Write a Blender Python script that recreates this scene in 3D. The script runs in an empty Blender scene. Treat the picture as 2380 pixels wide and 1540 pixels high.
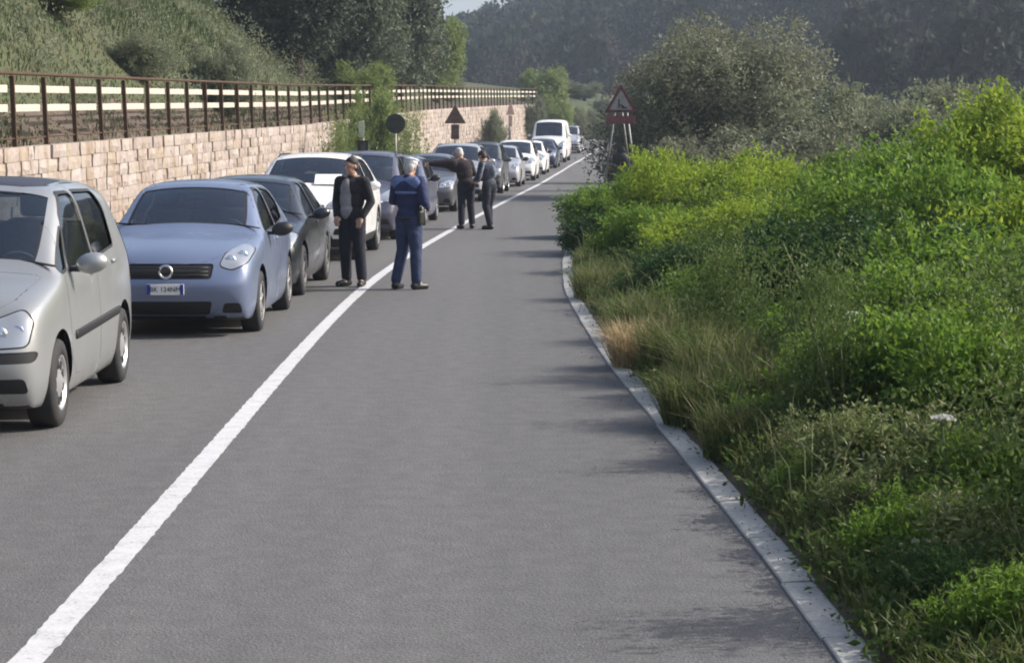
import bpy, bmesh, math, random
import numpy as np
from mathutils import Vector, Matrix
R = math.radians
random.seed(7); rng = np.random.default_rng(7)
scene = bpy.context.scene
col = scene.collection

# ------------------------------------------------------------------ camera
CAMH = 2.0
cam = bpy.data.cameras.new('camera')
camo = bpy.data.objects.new('camera', cam); col.objects.link(camo)
camo.location = (0, 0, CAMH)
camo.rotation_euler = (R(90 - 5.53), 0, 0)
cam.sensor_width = 36; cam.lens = 72.6
cam.clip_start = .1; cam.clip_end = 4000
scene.camera = camo
FPX = 4800.0
def X(px, d):            # lateral position of something seen at column px when it stands d metres away
    return (px - 1189.5) * d / FPX

# ------------------------------------------------------------------ sky and sun
SUN_EL, SUN_AZ = 36.0, 82.0      # azimuth measured from +Y (view direction) towards +X (right)
world = bpy.data.worlds.new('World'); scene.world = world; world.use_nodes = True
nt = world.node_tree; nt.nodes.clear()
sky = nt.nodes.new('ShaderNodeTexSky'); sky.sky_type = 'NISHITA'; sky.sun_disc = False
sky.sun_elevation = R(SUN_EL); sky.sun_rotation = R(SUN_AZ)
sky.air_density = 1.0; sky.dust_density = 5.0; sky.ozone_density = 1.0; sky.altitude = 100
bg = nt.nodes.new('ShaderNodeBackground'); bg.inputs['Strength'].default_value = .15
wo = nt.nodes.new('ShaderNodeOutputWorld')
nt.links.new(sky.outputs[0], bg.inputs[0]); nt.links.new(bg.outputs[0], wo.inputs[0])
sl = bpy.data.lights.new('sun', 'SUN'); sl.energy = 4.1; sl.angle = R(.5); sl.color = (1, .95, .87)
so = bpy.data.objects.new('sun', sl); col.objects.link(so)
_sd = Vector((math.cos(R(SUN_EL)) * math.sin(R(SUN_AZ)), math.cos(R(SUN_EL)) * math.cos(R(SUN_AZ)), math.sin(R(SUN_EL))))
so.rotation_euler = (-_sd).to_track_quat('-Z', 'Y').to_euler()
so.location = (30, 10, 40)
vs = scene.view_settings
vs.view_transform = 'Standard'; vs.look = 'None'; vs.exposure = .56; vs.gamma = 1; vs.use_curve_mapping = False
scene.render.engine = 'CYCLES'
cy = scene.cycles
cy.use_denoising = True
cy.max_bounces = 8; cy.diffuse_bounces = 2; cy.glossy_bounces = 3; cy.transmission_bounces = 6
cy.transparent_max_bounces = 12; cy.volume_bounces = 1
cy.sample_clamp_indirect = 6
cy.pixel_filter_type = 'BLACKMAN_HARRIS'; cy.filter_width = 2.0

# ------------------------------------------------------------------ helpers
def tag(o, label=None, cat=None, group=None, kind=None):
    if label: o['label'] = label
    if cat: o['category'] = cat
    if group: o['group'] = group
    if kind: o['kind'] = kind
    return o
def empty(name, loc=(0, 0, 0), rz=0.0, parent=None):
    o = bpy.data.objects.new(name, None); col.objects.link(o)
    o.location = loc; o.rotation_euler = (0, 0, rz); o.empty_display_size = .1
    if parent: o.parent = parent
    return o
def link(name, me, parent=None, mats=None, loc=None, rot=None, smooth=None):
    o = bpy.data.objects.new(name, me); col.objects.link(o)
    if mats is not None:
        if not isinstance(mats, (list, tuple)): mats = [mats]
        if len(me.materials) == 0:
            for m in mats: me.materials.append(m)
    if parent: o.parent = parent
    if loc is not None: o.location = loc
    if rot is not None: o.rotation_euler = rot
    if smooth is not None:
        me.polygons.foreach_set('use_smooth', [smooth] * len(me.polygons))
    return o
def mesh_np(name, V, F, tint=None, smooth=False):
    """V (n,3), F (m,k) all faces with k corners; tint: one value per face"""
    me = bpy.data.meshes.new(name)
    V = np.ascontiguousarray(V, np.float32); F = np.ascontiguousarray(F, np.int32)
    m, k = F.shape
    me.vertices.add(len(V)); me.vertices.foreach_set('co', V.ravel())
    me.loops.add(m * k); me.loops.foreach_set('vertex_index', F.ravel())
    me.polygons.add(m); me.polygons.foreach_set('loop_start', np.arange(0, m * k, k, dtype=np.int32))
    me.update(calc_edges=True)
    if tint is not None:
        a = me.attributes.new('tint', 'FLOAT', 'FACE'); a.data.foreach_set('value', np.ascontiguousarray(tint, np.float32))
    me.polygons.foreach_set('use_smooth', np.full(m, bool(smooth)))
    return me
def bm_mesh(bm, name, smooth=False):
    me = bpy.data.meshes.new(name); bm.normal_update(); bm.to_mesh(me); bm.free()
    if smooth: me.polygons.foreach_set('use_smooth', [True] * len(me.polygons))
    return me
def add_box(bm, c, s, rot=None, bevel=0.0, mat=0):
    r = bmesh.ops.create_cube(bm, size=1.0)
    vs_ = r['verts']
    M = Matrix.Translation(Vector(c)) @ (rot.to_4x4() if rot is not None else Matrix.Identity(4)) @ Matrix.Diagonal((s[0], s[1], s[2], 1))
    bmesh.ops.transform(bm, matrix=M, verts=vs_)
    fs = list({f for v in vs_ for f in v.link_faces})
    for f in fs: f.material_index = mat
    if bevel > 0:
        es = list({e for v in vs_ for e in v.link_edges})
        rr = bmesh.ops.bevel(bm, geom=es, offset=bevel, segments=2, affect='EDGES', profile=.5)
        for f in rr['faces']: f.material_index = mat
    return vs_
def add_tube(bm, pts, rad, seg=8, cap=True, mat=0):
    """tapered tube along pts; rad scalar or list"""
    pts = [Vector(p) for p in pts]
    n = len(pts)
    if not isinstance(rad, (list, tuple)): rad = [rad] * n
    rings = []
    ref = Vector((0, 0, 1))
    for i, p in enumerate(pts):
        t = (pts[min(i + 1, n - 1)] - pts[max(i - 1, 0)]).normalized()
        r0 = ref if abs(t.dot(ref)) < .95 else Vector((1, 0, 0))
        a = t.cross(r0).normalized(); b = t.cross(a)
        rings.append([bm.verts.new(p + (a * math.cos(2 * math.pi * k / seg) + b * math.sin(2 * math.pi * k / seg)) * rad[i]) for k in range(seg)])
    for i in range(n - 1):
        for k in range(seg):
            f = bm.faces.new((rings[i][k], rings[i][(k + 1) % seg], rings[i + 1][(k + 1) % seg], rings[i + 1][k])); f.material_index = mat; f.smooth = True
    if cap:
        for rg in (rings[0][::-1], rings[-1]):
            f = bm.faces.new(rg); f.material_index = mat
def add_lathe(bm, prof, seg=32, axis='X', mat=0, close=False):
    """prof: list of (a, r): a along axis, r radius"""
    rings = []
    for a, r in prof:
        rg = []
        for k in range(seg):
            c, s = math.cos(2 * math.pi * k / seg) * r, math.sin(2 * math.pi * k / seg) * r
            p = (a, c, s) if axis == 'X' else ((c, a, s) if axis == 'Y' else (c, s, a))
            rg.append(bm.verts.new(p))
        rings.append(rg)
    m = len(rings)
    for i in range(m if close else m - 1):
        for k in range(seg):
            f = bm.faces.new((rings[i][k], rings[i][(k + 1) % seg], rings[(i + 1) % m][(k + 1) % seg], rings[(i + 1) % m][k])); f.material_index = mat; f.smooth = True
    return rings
_nt = np.random.default_rng(3).random((64, 64))
def vnoise(x, y):
    x = np.asarray(x, float); y = np.asarray(y, float)
    xi = np.floor(x).astype(int); yi = np.floor(y).astype(int)
    fx = x - xi; fy = y - yi
    fx = fx * fx * (3 - 2 * fx); fy = fy * fy * (3 - 2 * fy)
    g = lambda a, b: _nt[a % 64, b % 64]
    return (g(xi, yi) * (1 - fx) + g(xi + 1, yi) * fx) * (1 - fy) + (g(xi, yi + 1) * (1 - fx) + g(xi + 1, yi + 1) * fx) * fy

# ------------------------------------------------------------------ materials
def new_mat(name):
    m = bpy.data.materials.new(name); m.use_nodes = True
    t = m.node_tree; b = t.nodes['Principled BSDF']
    return m, t, b
def plain(name, c, rough=.5, metal=0.0, coat=0.0, spec=.5, noise=0.0, nscale=8.0, bump=0.0):
    m, t, b = new_mat(name)
    b.inputs['Base Color'].default_value = (*c, 1); b.inputs['Roughness'].default_value = rough
    b.inputs['Metallic'].default_value = metal; b.inputs['Coat Weight'].default_value = coat
    b.inputs['Specular IOR Level'].default_value = spec
    b.inputs['Coat Roughness'].default_value = .06
    if noise or bump:
        tc = t.nodes.new('ShaderNodeTexCoord')
        n = t.nodes.new('ShaderNodeTexNoise'); n.inputs['Scale'].default_value = nscale; n.inputs['Detail'].default_value = 6; n.inputs['Roughness'].default_value = .65
        t.links.new(tc.outputs['Object'], n.inputs['Vector'])
        if noise:
            mr = t.nodes.new('ShaderNodeMapRange'); mr.inputs[1].default_value = .3; mr.inputs[2].default_value = .7
            mr.inputs[3].default_value = 1 - noise; mr.inputs[4].default_value = 1 + noise
            t.links.new(n.outputs['Fac'], mr.inputs[0])
            mx = t.nodes.new('ShaderNodeMix'); mx.data_type = 'RGBA'; mx.blend_type = 'MULTIPLY'; mx.inputs['Factor'].default_value = 1
            mx.inputs['A'].default_value = (*c, 1)
            cb = t.nodes.new('ShaderNodeCombineColor')
            for i in range(3): t.links.new(mr.outputs[0], cb.inputs[i])
            t.links.new(cb.outputs[0], mx.inputs['B']); t.links.new(mx.outputs['Result'], b.inputs['Base Color'])
        if bump:
            bp = t.nodes.new('ShaderNodeBump'); bp.inputs['Strength'].default_value = bump; bp.inputs['Distance'].default_value = .01
            t.links.new(n.outputs['Fac'], bp.inputs['Height']); t.links.new(bp.outputs[0], b.inputs['Normal'])
    return m
def ramp_mat(name, stops, scale=3.0, rough=.9, detail=8, bump=.3, scale2=None, coord='Object', dist=.02, stretch=None):
    """noise driven colour ramp: stops = [(pos, (r,g,b)), ...]"""
    m, t, b = new_mat(name)
    tc = t.nodes.new('ShaderNodeTexCoord'); src = tc.outputs[coord]
    if stretch:
        mp = t.nodes.new('ShaderNodeMapping'); mp.inputs['Scale'].default_value = stretch
        t.links.new(src, mp.inputs['Vector']); src = mp.outputs[0]
    n = t.nodes.new('ShaderNodeTexNoise'); n.inputs['Scale'].default_value = scale; n.inputs['Detail'].default_value = detail; n.inputs['Roughness'].default_value = .65
    t.links.new(src, n.inputs['Vector'])
    f = n.outputs['Fac']
    if scale2:
        n2 = t.nodes.new('ShaderNodeTexNoise'); n2.inputs['Scale'].default_value = scale2; n2.inputs['Detail'].default_value = 4
        t.links.new(src, n2.inputs['Vector'])
        ma = t.nodes.new('ShaderNodeMath'); ma.operation = 'MULTIPLY_ADD'; ma.inputs[1].default_value = .5
        mb = t.nodes.new('ShaderNodeMath'); mb.operation = 'MULTIPLY'; mb.inputs[1].default_value = .5
        t.links.new(n2.outputs['Fac'], mb.inputs[0]); t.links.new(f, ma.inputs[0]); t.links.new(mb.outputs[0], ma.inputs[2]); f = ma.outputs[0]
    r = t.nodes.new('ShaderNodeValToRGB'); e = r.color_ramp.elements
    while len(e) > 1: e.remove(e[-1])
    e[0].position, e[0].color = stops[0][0], (*stops[0][1], 1)
    for p, c in stops[1:]:
        q = e.new(p); q.color = (*c, 1)
    t.links.new(f, r.inputs[0]); t.links.new(r.outputs[0], b.inputs['Base Color'])
    b.inputs['Roughness'].default_value = rough; b.inputs['Specular IOR Level'].default_value = .3
    if bump:
        bp = t.nodes.new('ShaderNodeBump'); bp.inputs['Strength'].default_value = bump; bp.inputs['Distance'].default_value = dist
        t.links.new(n.outputs['Fac'], bp.inputs['Height']); t.links.new(bp.outputs[0], b.inputs['Normal'])
    return m
def leaf_mat(name, stops, trans=.35, rough=.55, spec=.22):
    """leaf colour picked from a ramp by each leaf's own random tint; light passes through the blade"""
    m, t, b = new_mat(name)
    a = t.nodes.new('ShaderNodeAttribute'); a.attribute_name = 'tint'
    r = t.nodes.new('ShaderNodeValToRGB'); e = r.color_ramp.elements
    while len(e) > 1: e.remove(e[-1])
    e[0].position, e[0].color = stops[0][0], (*stops[0][1], 1)
    for p, c in stops[1:]:
        q = e.new(p); q.color = (*c, 1)
    t.links.new(a.outputs['Fac'], r.inputs[0]); t.links.new(r.outputs[0], b.inputs['Base Color'])
    b.inputs['Roughness'].default_value = rough; b.inputs['Specular IOR Level'].default_value = spec
    tr = t.nodes.new('ShaderNodeBsdfTranslucent'); mx = t.nodes.new('ShaderNodeMixShader'); mx.inputs[0].default_value = trans
    hs = t.nodes.new('ShaderNodeHueSaturation'); hs.inputs['Value'].default_value = 1.25; hs.inputs['Hue'].default_value = .49
    t.links.new(r.outputs[0], hs.inputs['Color']); t.links.new(hs.outputs[0], tr.inputs[0])
    t.links.new(b.outputs[0], mx.inputs[1]); t.links.new(tr.outputs[0], mx.inputs[2])
    t.links.new(mx.outputs[0], t.nodes['Material Output'].inputs['Surface'])
    return m
# ------------------------------------------------------------------ the line of the road
_ys = np.arange(-60, 420, .5)
def _curve(pts, k=12):
    p = np.array(pts, float); v = np.interp(_ys, p[:, 0], p[:, 1])
    # straight extrapolation
    s0 = (p[1, 1] - p[0, 1]) / (p[1, 0] - p[0, 0]); v = np.where(_ys < p[0, 0], p[0, 1] + s0 * (_ys - p[0, 0]), v)
    ker = np.hanning(k * 2 + 1); ker /= ker.sum()
    return np.convolve(np.pad(v, k, mode='edge'), ker, mode='valid')
_cl = _curve([(-60, -1.8), (8, -1.83), (20, -1.95), (27, -1.92), (35, -1.62), (43.6, -1.15), (56, -.40), (73, .68), (90, 1.78), (107, 3.05), (137, 5.9), (170, 11), (220, 22), (300, 45), (420, 90)], 14)
_kb = _curve([(-60, 1.4), (0, 1.30), (7.8, 1.25), (12.4, 1.06), (18.3, .80), (25.6, .64), (32.5, .78), (40, 1.22), (50, 1.95), (60, 2.6), (73, 3.43), (90, 4.53), (107, 5.8), (137, 8.7), (170, 13.9), (220, 25), (300, 48), (420, 93)], 8)
def cl(y): return np.interp(y, _ys, _cl)          # centre line
def kb(y): return np.interp(y, _ys, _kb)          # face of the right-hand kerb
def rz(y):                                        # road level
    y = np.asarray(y, float)
    a = np.clip(y - 75, 0, 50); z = 2.6e-4 * a * a
    b = np.clip(y - 125, 0, 14); z = z + .026 * b
    c = np.clip(y - 139, 0, 26); return z + .026 * c - .0005 * c * c
def heading(y): return math.atan2(float(cl(y + 1) - cl(y - 1)), 2.0)   # positive = towards +X
def wallx(y):                                     # road-side face of the retaining wall
    return cl(y) - np.interp(y, [0, 60, 100, 160], [5.65, 5.5, 6.0, 6.0])
def walltop(y): return np.interp(y, [0, 10, 30, 58, 96, 150, 180], [1.55, 1.6, 1.75, 2.18, 3.0, 3.95, 4.2])

# ------------------------------------------------------------------ surface materials
def asphalt():
    m, t, b = new_mat('asphalt')
    tc = t.nodes.new('ShaderNodeTexCoord')
    n1 = t.nodes.new('ShaderNodeTexNoise'); n1.inputs['Scale'].default_value = .5; n1.inputs['Detail'].default_value = 5
    mp = t.nodes.new('ShaderNodeMapping'); mp.inputs['Scale'].default_value = (3.2, .05, 1)
    t.links.new(tc.outputs['Object'], mp.inputs[0]); t.links.new(mp.outputs[0], n1.inputs['Vector'])
    n2 = t.nodes.new('ShaderNodeTexNoise'); n2.inputs['Scale'].default_value = 55; n2.inputs['Detail'].default_value = 3; n2.inputs['Roughness'].default_value = .8
    v = t.nodes.new('ShaderNodeTexVoronoi'); v.inputs['Scale'].default_value = 85
    t.links.new(tc.outputs['Object'], n2.inputs['Vector']); t.links.new(tc.outputs['Object'], v.inputs['Vector'])
    r1 = t.nodes.new('ShaderNodeValToRGB'); r1.color_ramp.elements[0].position = .3; r1.color_ramp.elements[1].position = .72
    r1.color_ramp.elements[0].color = (.094, .094, .096, 1); r1.color_ramp.elements[1].color = (.114, .114, .116, 1)
    r2 = t.nodes.new('ShaderNodeValToRGB'); r2.color_ramp.elements[0].position = .35; r2.color_ramp.elements[1].position = .68
    r2.color_ramp.elements[0].color = (.55, .55, .55, 1); r2.color_ramp.elements[1].color = (1.45, 1.42, 1.4, 1)
    mx = t.nodes.new('ShaderNodeMix'); mx.data_type = 'RGBA'; mx.blend_type = 'MULTIPLY'; mx.inputs['Factor'].default_value = .75
    t.links.new(n1.outputs['Fac'], r1.inputs[0]); t.links.new(n2.outputs['Fac'], r2.inputs[0])
    t.links.new(r1.outputs[0], mx.inputs['A']); t.links.new(r2.outputs[0], mx.inputs['B'])
    # cracks and old repairs
    n3 = t.nodes.new('ShaderNodeTexNoise'); n3.inputs['Scale'].default_value = 7; n3.inputs['Detail'].default_value = 8
    t.links.new(tc.outputs['Object'], n3.inputs['Vector'])
    mr = t.nodes.new('ShaderNodeMapRange'); mr.inputs[1].default_value = .35; mr.inputs[2].default_value = .7; mr.inputs[3].default_value = .88; mr.inputs[4].default_value = 1.1
    t.links.new(n3.outputs['Fac'], mr.inputs[0])
    cb = t.nodes.new('ShaderNodeCombineColor')
    for i in range(3): t.links.new(mr.outputs[0], cb.inputs[i])
    mx2 = t.nodes.new('ShaderNodeMix'); mx2.data_type = 'RGBA'; mx2.blend_type = 'MULTIPLY'; mx2.inputs['Factor'].default_value = 1
    t.links.new(mx.outputs['Result'], mx2.inputs['A']); t.links.new(cb.outputs[0], mx2.inputs['B'])
    t.links.new(mx2.outputs['Result'], b.inputs['Base Color'])
    b.inputs['Roughness'].default_value = .82; b.inputs['Specular IOR Level'].default_value = .4
    bp = t.nodes.new('ShaderNodeBump'); bp.inputs['Strength'].default_value = .55; bp.inputs['Distance'].default_value = .006
    t.links.new(v.outputs['Distance'], bp.inputs['Height']); t.links.new(bp.outputs[0], b.inputs['Normal'])
    return m
M_asphalt = asphalt()
M_line = ramp_mat('road paint', [(.33, (.16, .16, .165)), (.42, (.42, .42, .43)), (.52, (.50, .50, .515)), (.7, (.57, .57, .58))], scale=7, scale2=60, rough=.6, bump=.2, dist=.003)
M_kerb = ramp_mat('kerb concrete', [(.3, (.24, .24, .23)), (.5, (.345, .345, .33)), (.72, (.42, .415, .40))], scale=6, scale2=40, rough=.9, bump=.35, dist=.006)
M_soil = ramp_mat('verge soil', [(.3, (.05, .045, .03)), (.5, (.10, .085, .055)), (.7, (.12, .13, .06))], scale=1.3, scale2=9, rough=1, bump=.6, dist=.05)
M_bank = ramp_mat('bank earth', [(.3, (.045, .045, .025)), (.45, (.07, .072, .038)), (.6, (.065, .082, .036)), (.75, (.09, .092, .05))], scale=.9, scale2=7, rough=1, bump=.6, dist=.06)
M_hill = ramp_mat('hill floor', [(.3, (.025, .04, .02)), (.55, (.05, .065, .03)), (.75, (.09, .08, .055))], scale=.06, scale2=.7, rough=1, bump=.4, dist=.5)

# ------------------------------------------------------------------ ground sheet
def bank_h(off, y):                               # height of the left bank above the wall top, off = metres behind the wall face
    f = np.interp(y, [0, 40, 52, 66, 78, 100, 180], [1.0, 1.0, 1.0, 1.0, .6, .35, .25])
    g = np.interp(off, [.45, 1.2, 2, 3, 4, 6, 10, 20, 60, 400], [-.12, .45, 1.3, 2.3, 3.2, 4.8, 7.2, 10, 12, 12])
    n = (vnoise(off * .45, np.asarray(y) * .35) - .5) * .5 * np.clip(off * .25, 0, 1)
    return g * f + n
def right_z(off, y):                              # ground right of the kerb, off = metres from the kerb face
    g = np.interp(off, [0, .18, .6, 2, 5, 12, 40, 420], [.02, .02, .04, .12, .10, -.4, -1.2, -1.2])
    return g + (vnoise(off * .7 + 9, np.asarray(y) * .5) - .5) * .18 * np.clip(off - .3, 0, 1)
def ground_z(x, y):
    x = np.asarray(x, float); y = np.asarray(y, float)
    ro = x - kb(y); lo = wallx(y) - x
    zr = right_z(np.maximum(ro, 0), y); zl = np.where(lo > .25, walltop(y) + bank_h(np.maximum(lo, .45), y) - rz(y), -.03)
    return rz(y) + np.where(ro > 0, zr, np.where(lo > 0, zl, -.03))
rows = np.concatenate([np.arange(-60, -4, 8), np.arange(-4, 150, 1.5), np.arange(150, 420, 10), [420, 700, 1300, 2200]])
loff = np.array([1400, 700, 400, 200, 100, 60, 40, 28, 20, 16, 13, 11, 9.5, 8, 7, 6, 5, 4.2, 3.4, 2.7, 2, 1.4, .9, .46, .3, .2, .0])
roff = np.array([.02, .2, .6, 1.1, 1.7, 2.5, 3.4, 4.5, 6, 8, 11, 15, 22, 35, 60, 100, 200, 400, 700, 1400])
V = []
for y in rows:
    yy = min(y, 415.0)
    for o in loff: V.append((wallx(yy) - o, y, float(ground_z(wallx(yy) - o, yy))))
    for fr in (.25, .5, .75):
        xx = wallx(yy) + (kb(yy) - wallx(yy)) * fr; V.append((xx, y, float(rz(yy)) - .03))
    for o in roff: V.append((kb(yy) + o, y, float(rz(yy) + (right_z(o, yy) if o > .05 else -.03))))
nc = len(loff) + 3 + len(roff); V = np.array(V)
ii = np.arange(len(rows) - 1)[:, None] * nc + np.arange(nc - 1)[None, :]
F = np.stack([ii, ii + 1, ii + nc + 1, ii + nc], -1).reshape(-1, 4)
fc = V[F].mean(1)
me = mesh_np('ground', V, F, smooth=True); g = link('ground', me, mats=[M_soil, M_bank, M_hill, ramp_mat('bare reddish earth', [(.3, (.06, .046, .034)), (.5, (.105, .08, .062)), (.75, (.135, .11, .085))], scale=1.6, scale2=9, rough=1, bump=.5, dist=.04)]); tag(g, kind='structure')
lx = wallx(np.clip(fc[:, 1], -60, 415)) - fc[:, 0]
me.polygons.foreach_set('material_index', np.where(fc[:, 1] > 165, 2, np.where((lx > .25) & (lx < 1.6), 3, (lx > .25))).astype(np.int32))

def strip(name, ys, xl, xr, dz, mat, kind='structure'):
    n = len(ys); z = rz(ys) + dz
    xs = [xl + (xr - xl) * f for f in np.linspace(0, 1, 5)]
    V = np.stack([np.stack([x, ys, z], -1) for x in xs], 1).reshape(-1, 3)
    i = np.arange(n - 1)[:, None] * 5 + np.arange(4)[None, :]
    F = np.stack([i, i + 1, i + 6, i + 5], -1).reshape(-1, 4)
    o = link(name, mesh_np(name, V, F, smooth=True), mats=mat); tag(o, kind=kind); return o
yr = np.concatenate([np.arange(-40, 160, 1.0), np.arange(160, 301, 5.0)])
road = strip('road', yr, cl(yr) - 3.45 + .12 * (vnoise(yr * .6, yr * 0) - .5), kb(yr) + .01, 0.0, M_asphalt)
yl = np.concatenate([np.arange(-20, 3, 1.0), np.arange(3, 40, .06), np.arange(40, 230, 1.0)]); _j = lambda: np.random.default_rng(2).normal(size=len(yl)) * .0028
strip('centre_line', yl, cl(yl) - .068 + _j(), cl(yl) + .068 + _j()[::-1], .004, M_line)
yl = np.arange(-20, 230, 1.0)
strip('edge_line', yl, cl(yl) - 3.22, cl(yl) - 3.10, .004, M_line)

# kerb: one stone per metre
kerb = empty('kerb', (0, 0, 0)); tag(kerb, kind='structure')
yk = 1.0; _kn = 0
while yk < 110:
    y2 = yk + 1.0
    bm = bmesh.new()
    jz = random.uniform(-.006, .006); jx = random.uniform(-.006, .006)
    vs8 = []
    for yy, e in ((yk + .006, 0), (y2 - .006, 1)):
        x0 = float(kb(yy)) + jx; z0 = float(rz(yy))
        for dx, dz in ((0, -.08), (.0, .010 + jz * .4), (.008, .015 + jz * .4), (.138, .022 + jz), (.15, .016 + jz), (.15, -.08)):
            vs8.append(bm.verts.new((x0 + dx, yy, z0 + dz)))
    for k in range(5): bm.faces.new((vs8[k], vs8[k + 6], vs8[k + 7], vs8[k + 1]))
    bm.faces.new(vs8[0:6]); bm.faces.new(vs8[6:12][::-1])
    link('kerb_stone', bm_mesh(bm, 'kerb_stone'), kerb, M_kerb)
    yk = y2; _kn += 1

# ------------------------------------------------------------------ far hills
def hill_h(x, y):
    x = np.asarray(x, float); y = np.asarray(y, float)
    k = np.clip((y - 150) / 420, 0, 1); k = k * k * (3 - 2 * k)
    top = np.interp(x, [-400, -120, -60, -32, -18, 0, 40, 120, 300, 700], [8, 10, 12, 15, 20, 25.5, 54, 85, 100, 110])
    # the right-hand slope comes closer to the road
    k2 = np.clip((y - 120 + .45 * np.clip(x - 20, 0, 80)) / 260, 0, 1); k2 = k2 * k2 * (3 - 2 * k2)
    r = np.interp(x, [10, 40, 90, 300], [0, 18, 40, 60])
    n = (vnoise(x * .02, y * .02) - .5) * 5 * k + (vnoise(x * .07, y * .07) - .5) * 3 * k
    return np.maximum(top * k, r * k2) + n - 1.4
hx = np.concatenate([np.arange(-500, -60, 40), np.arange(-60, 180, 6), np.arange(180, 800, 40)]); hy = np.concatenate([np.arange(150, 640, 8), np.arange(640, 1300, 60)])
GX, GY = np.meshgrid(hx, hy); HZ = hill_h(GX, GY)
V = np.stack([GX, GY, HZ], -1).reshape(-1, 3); nx = len(hx)
ii = np.arange(len(hy) - 1)[:, None] * nx + np.arange(nx - 1)[None, :]
F = np.stack([ii, ii + 1, ii + nx + 1, ii + nx], -1).reshape(-1, 4)
tag(link('hills', mesh_np('hills', V, F, smooth=True), mats=M_hill), kind='structure')
# ------------------------------------------------------------------ retaining wall of split stone
def stone_mat():
    m, t, b = new_mat('split limestone')
    oi = t.nodes.new('ShaderNodeObjectInfo'); at = t.nodes.new('ShaderNodeAttribute'); at.attribute_name = 'tint'
    tc = t.nodes.new('ShaderNodeTexCoord'); ge = t.nodes.new('ShaderNodeNewGeometry')
    ad = t.nodes.new('ShaderNodeMath'); ad.operation = 'ADD'
    t.links.new(at.outputs['Fac'], ad.inputs[0]); t.links.new(oi.outputs['Random'], ad.inputs[1])
    fr = t.nodes.new('ShaderNodeMath'); fr.operation = 'FRACT'; t.links.new(ad.outputs[0], fr.inputs[0])
    r = t.nodes.new('ShaderNodeValToRGB'); e = r.color_ramp.elements
    e[0].position = 0; e[0].color = (.285, .24, .21, 1); e[1].position = 1; e[1].color = (.375, .328, .302, 1)
    for p, c in ((.2, (.36, .31, .287)), (.4, (.32, .27, .242)), (.6, (.42, .375, .355)), (.8, (.345, .29, .235))):
        q = e.new(p); q.color = (*c, 1)
    t.links.new(fr.outputs[0], r.inputs[0])
    n = t.nodes.new('ShaderNodeTexNoise'); n.inputs['Scale'].default_value = 26; n.inputs['Detail'].default_value = 8; n.inputs['Roughness'].default_value = .7
    t.links.new(ge.outputs['Position'], n.inputs['Vector'])
    # rain streaks running down the face
    mp = t.nodes.new('ShaderNodeMapping'); mp.inputs['Scale'].default_value = (2.5, 2.5, .35); t.links.new(ge.outputs['Position'], mp.inputs[0])
    n2 = t.nodes.new('ShaderNodeTexNoise'); n2.inputs['Scale'].default_value = 1.6; n2.inputs['Detail'].default_value = 5; t.links.new(mp.outputs[0], n2.inputs['Vector'])
    mr = t.nodes.new('ShaderNodeMapRange'); mr.inputs[1].default_value = .25; mr.inputs[2].default_value = .75; mr.inputs[3].default_value = .76; mr.inputs[4].default_value = 1.14
    t.links.new(n.outputs['Fac'], mr.inputs[0])
    mr2 = t.nodes.new('ShaderNodeMapRange'); mr2.inputs[1].default_value = .50; mr2.inputs[2].default_value = .68; mr2.inputs[3].default_value = 0; mr2.inputs[4].default_value = .55
    t.links.new(n2.outputs['Fac'], mr2.inputs[0])
    cb = t.nodes.new('ShaderNodeCombineColor')
    for i in range(3): t.links.new(mr.outputs[0], cb.inputs[i])
    mx = t.nodes.new('ShaderNodeMix'); mx.data_type = 'RGBA'; mx.blend_type = 'MULTIPLY'; mx.inputs['Factor'].default_value = 1
    t.links.new(r.outputs[0], mx.inputs['A']); t.links.new(cb.outputs[0], mx.inputs['B'])
    mx2 = t.nodes.new('ShaderNodeMix'); mx2.data_type = 'RGBA'; mx2.inputs['B'].default_value = (.20, .13, .065, 1)
    t.links.new(mr2.outputs[0], mx2.inputs['Factor']); t.links.new(mx.outputs['Result'], mx2.inputs['A'])
    t.links.new(mx2.outputs['Result'], b.inputs['Base Color']); b.inputs['Roughness'].default_value = .95; b.inputs['Specular IOR Level'].default_value = .2
    bp = t.nodes.new('ShaderNodeBump'); bp.inputs['Strength'].default_value = .6; bp.inputs['Distance'].default_value = .018
    t.links.new(n.outputs['Fac'], bp.inputs['Height']); t.links.new(bp.outputs[0], b.inputs['Normal'])
    return m
M_stone = stone_mat()
M_mortar = plain('wall joint', (.24, .19, .155), .95, noise=.3, nscale=6)
W0, W1 = 22.0, 168.0
wall = empty('retaining_wall', (float(wallx(W0)), W0, 0))
tag(wall, 'long retaining wall of pinkish split stone blocks behind the queue of cars', 'wall')
wl = Vector(wall.location)
# core
ysw = np.arange(W0, W1 + .1, 1.0); V = []
for y in ysw:
    x = float(wallx(y)); zt = float(walltop(y)); zb = float(rz(y)) - .4
    for dx, z in ((-.014, zb), (-.014, zt - .03), (-.42, zt - .03), (-.42, zb)): V.append((x + dx - wl.x, y - wl.y, z))
V = np.array(V); n = len(ysw)
F = [(i * 4 + k, (i + 1) * 4 + k, (i + 1) * 4 + (k + 1) % 4, i * 4 + (k + 1) % 4) for i in range(n - 1) for k in range(4)]
F += [(0, 1, 2, 3), ((n - 1) * 4 + 3, (n - 1) * 4 + 2, (n - 1) * 4 + 1, (n - 1) * 4)]
link('wall_core', mesh_np('wall_core', V, np.array(F)), wall, M_mortar)
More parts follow.
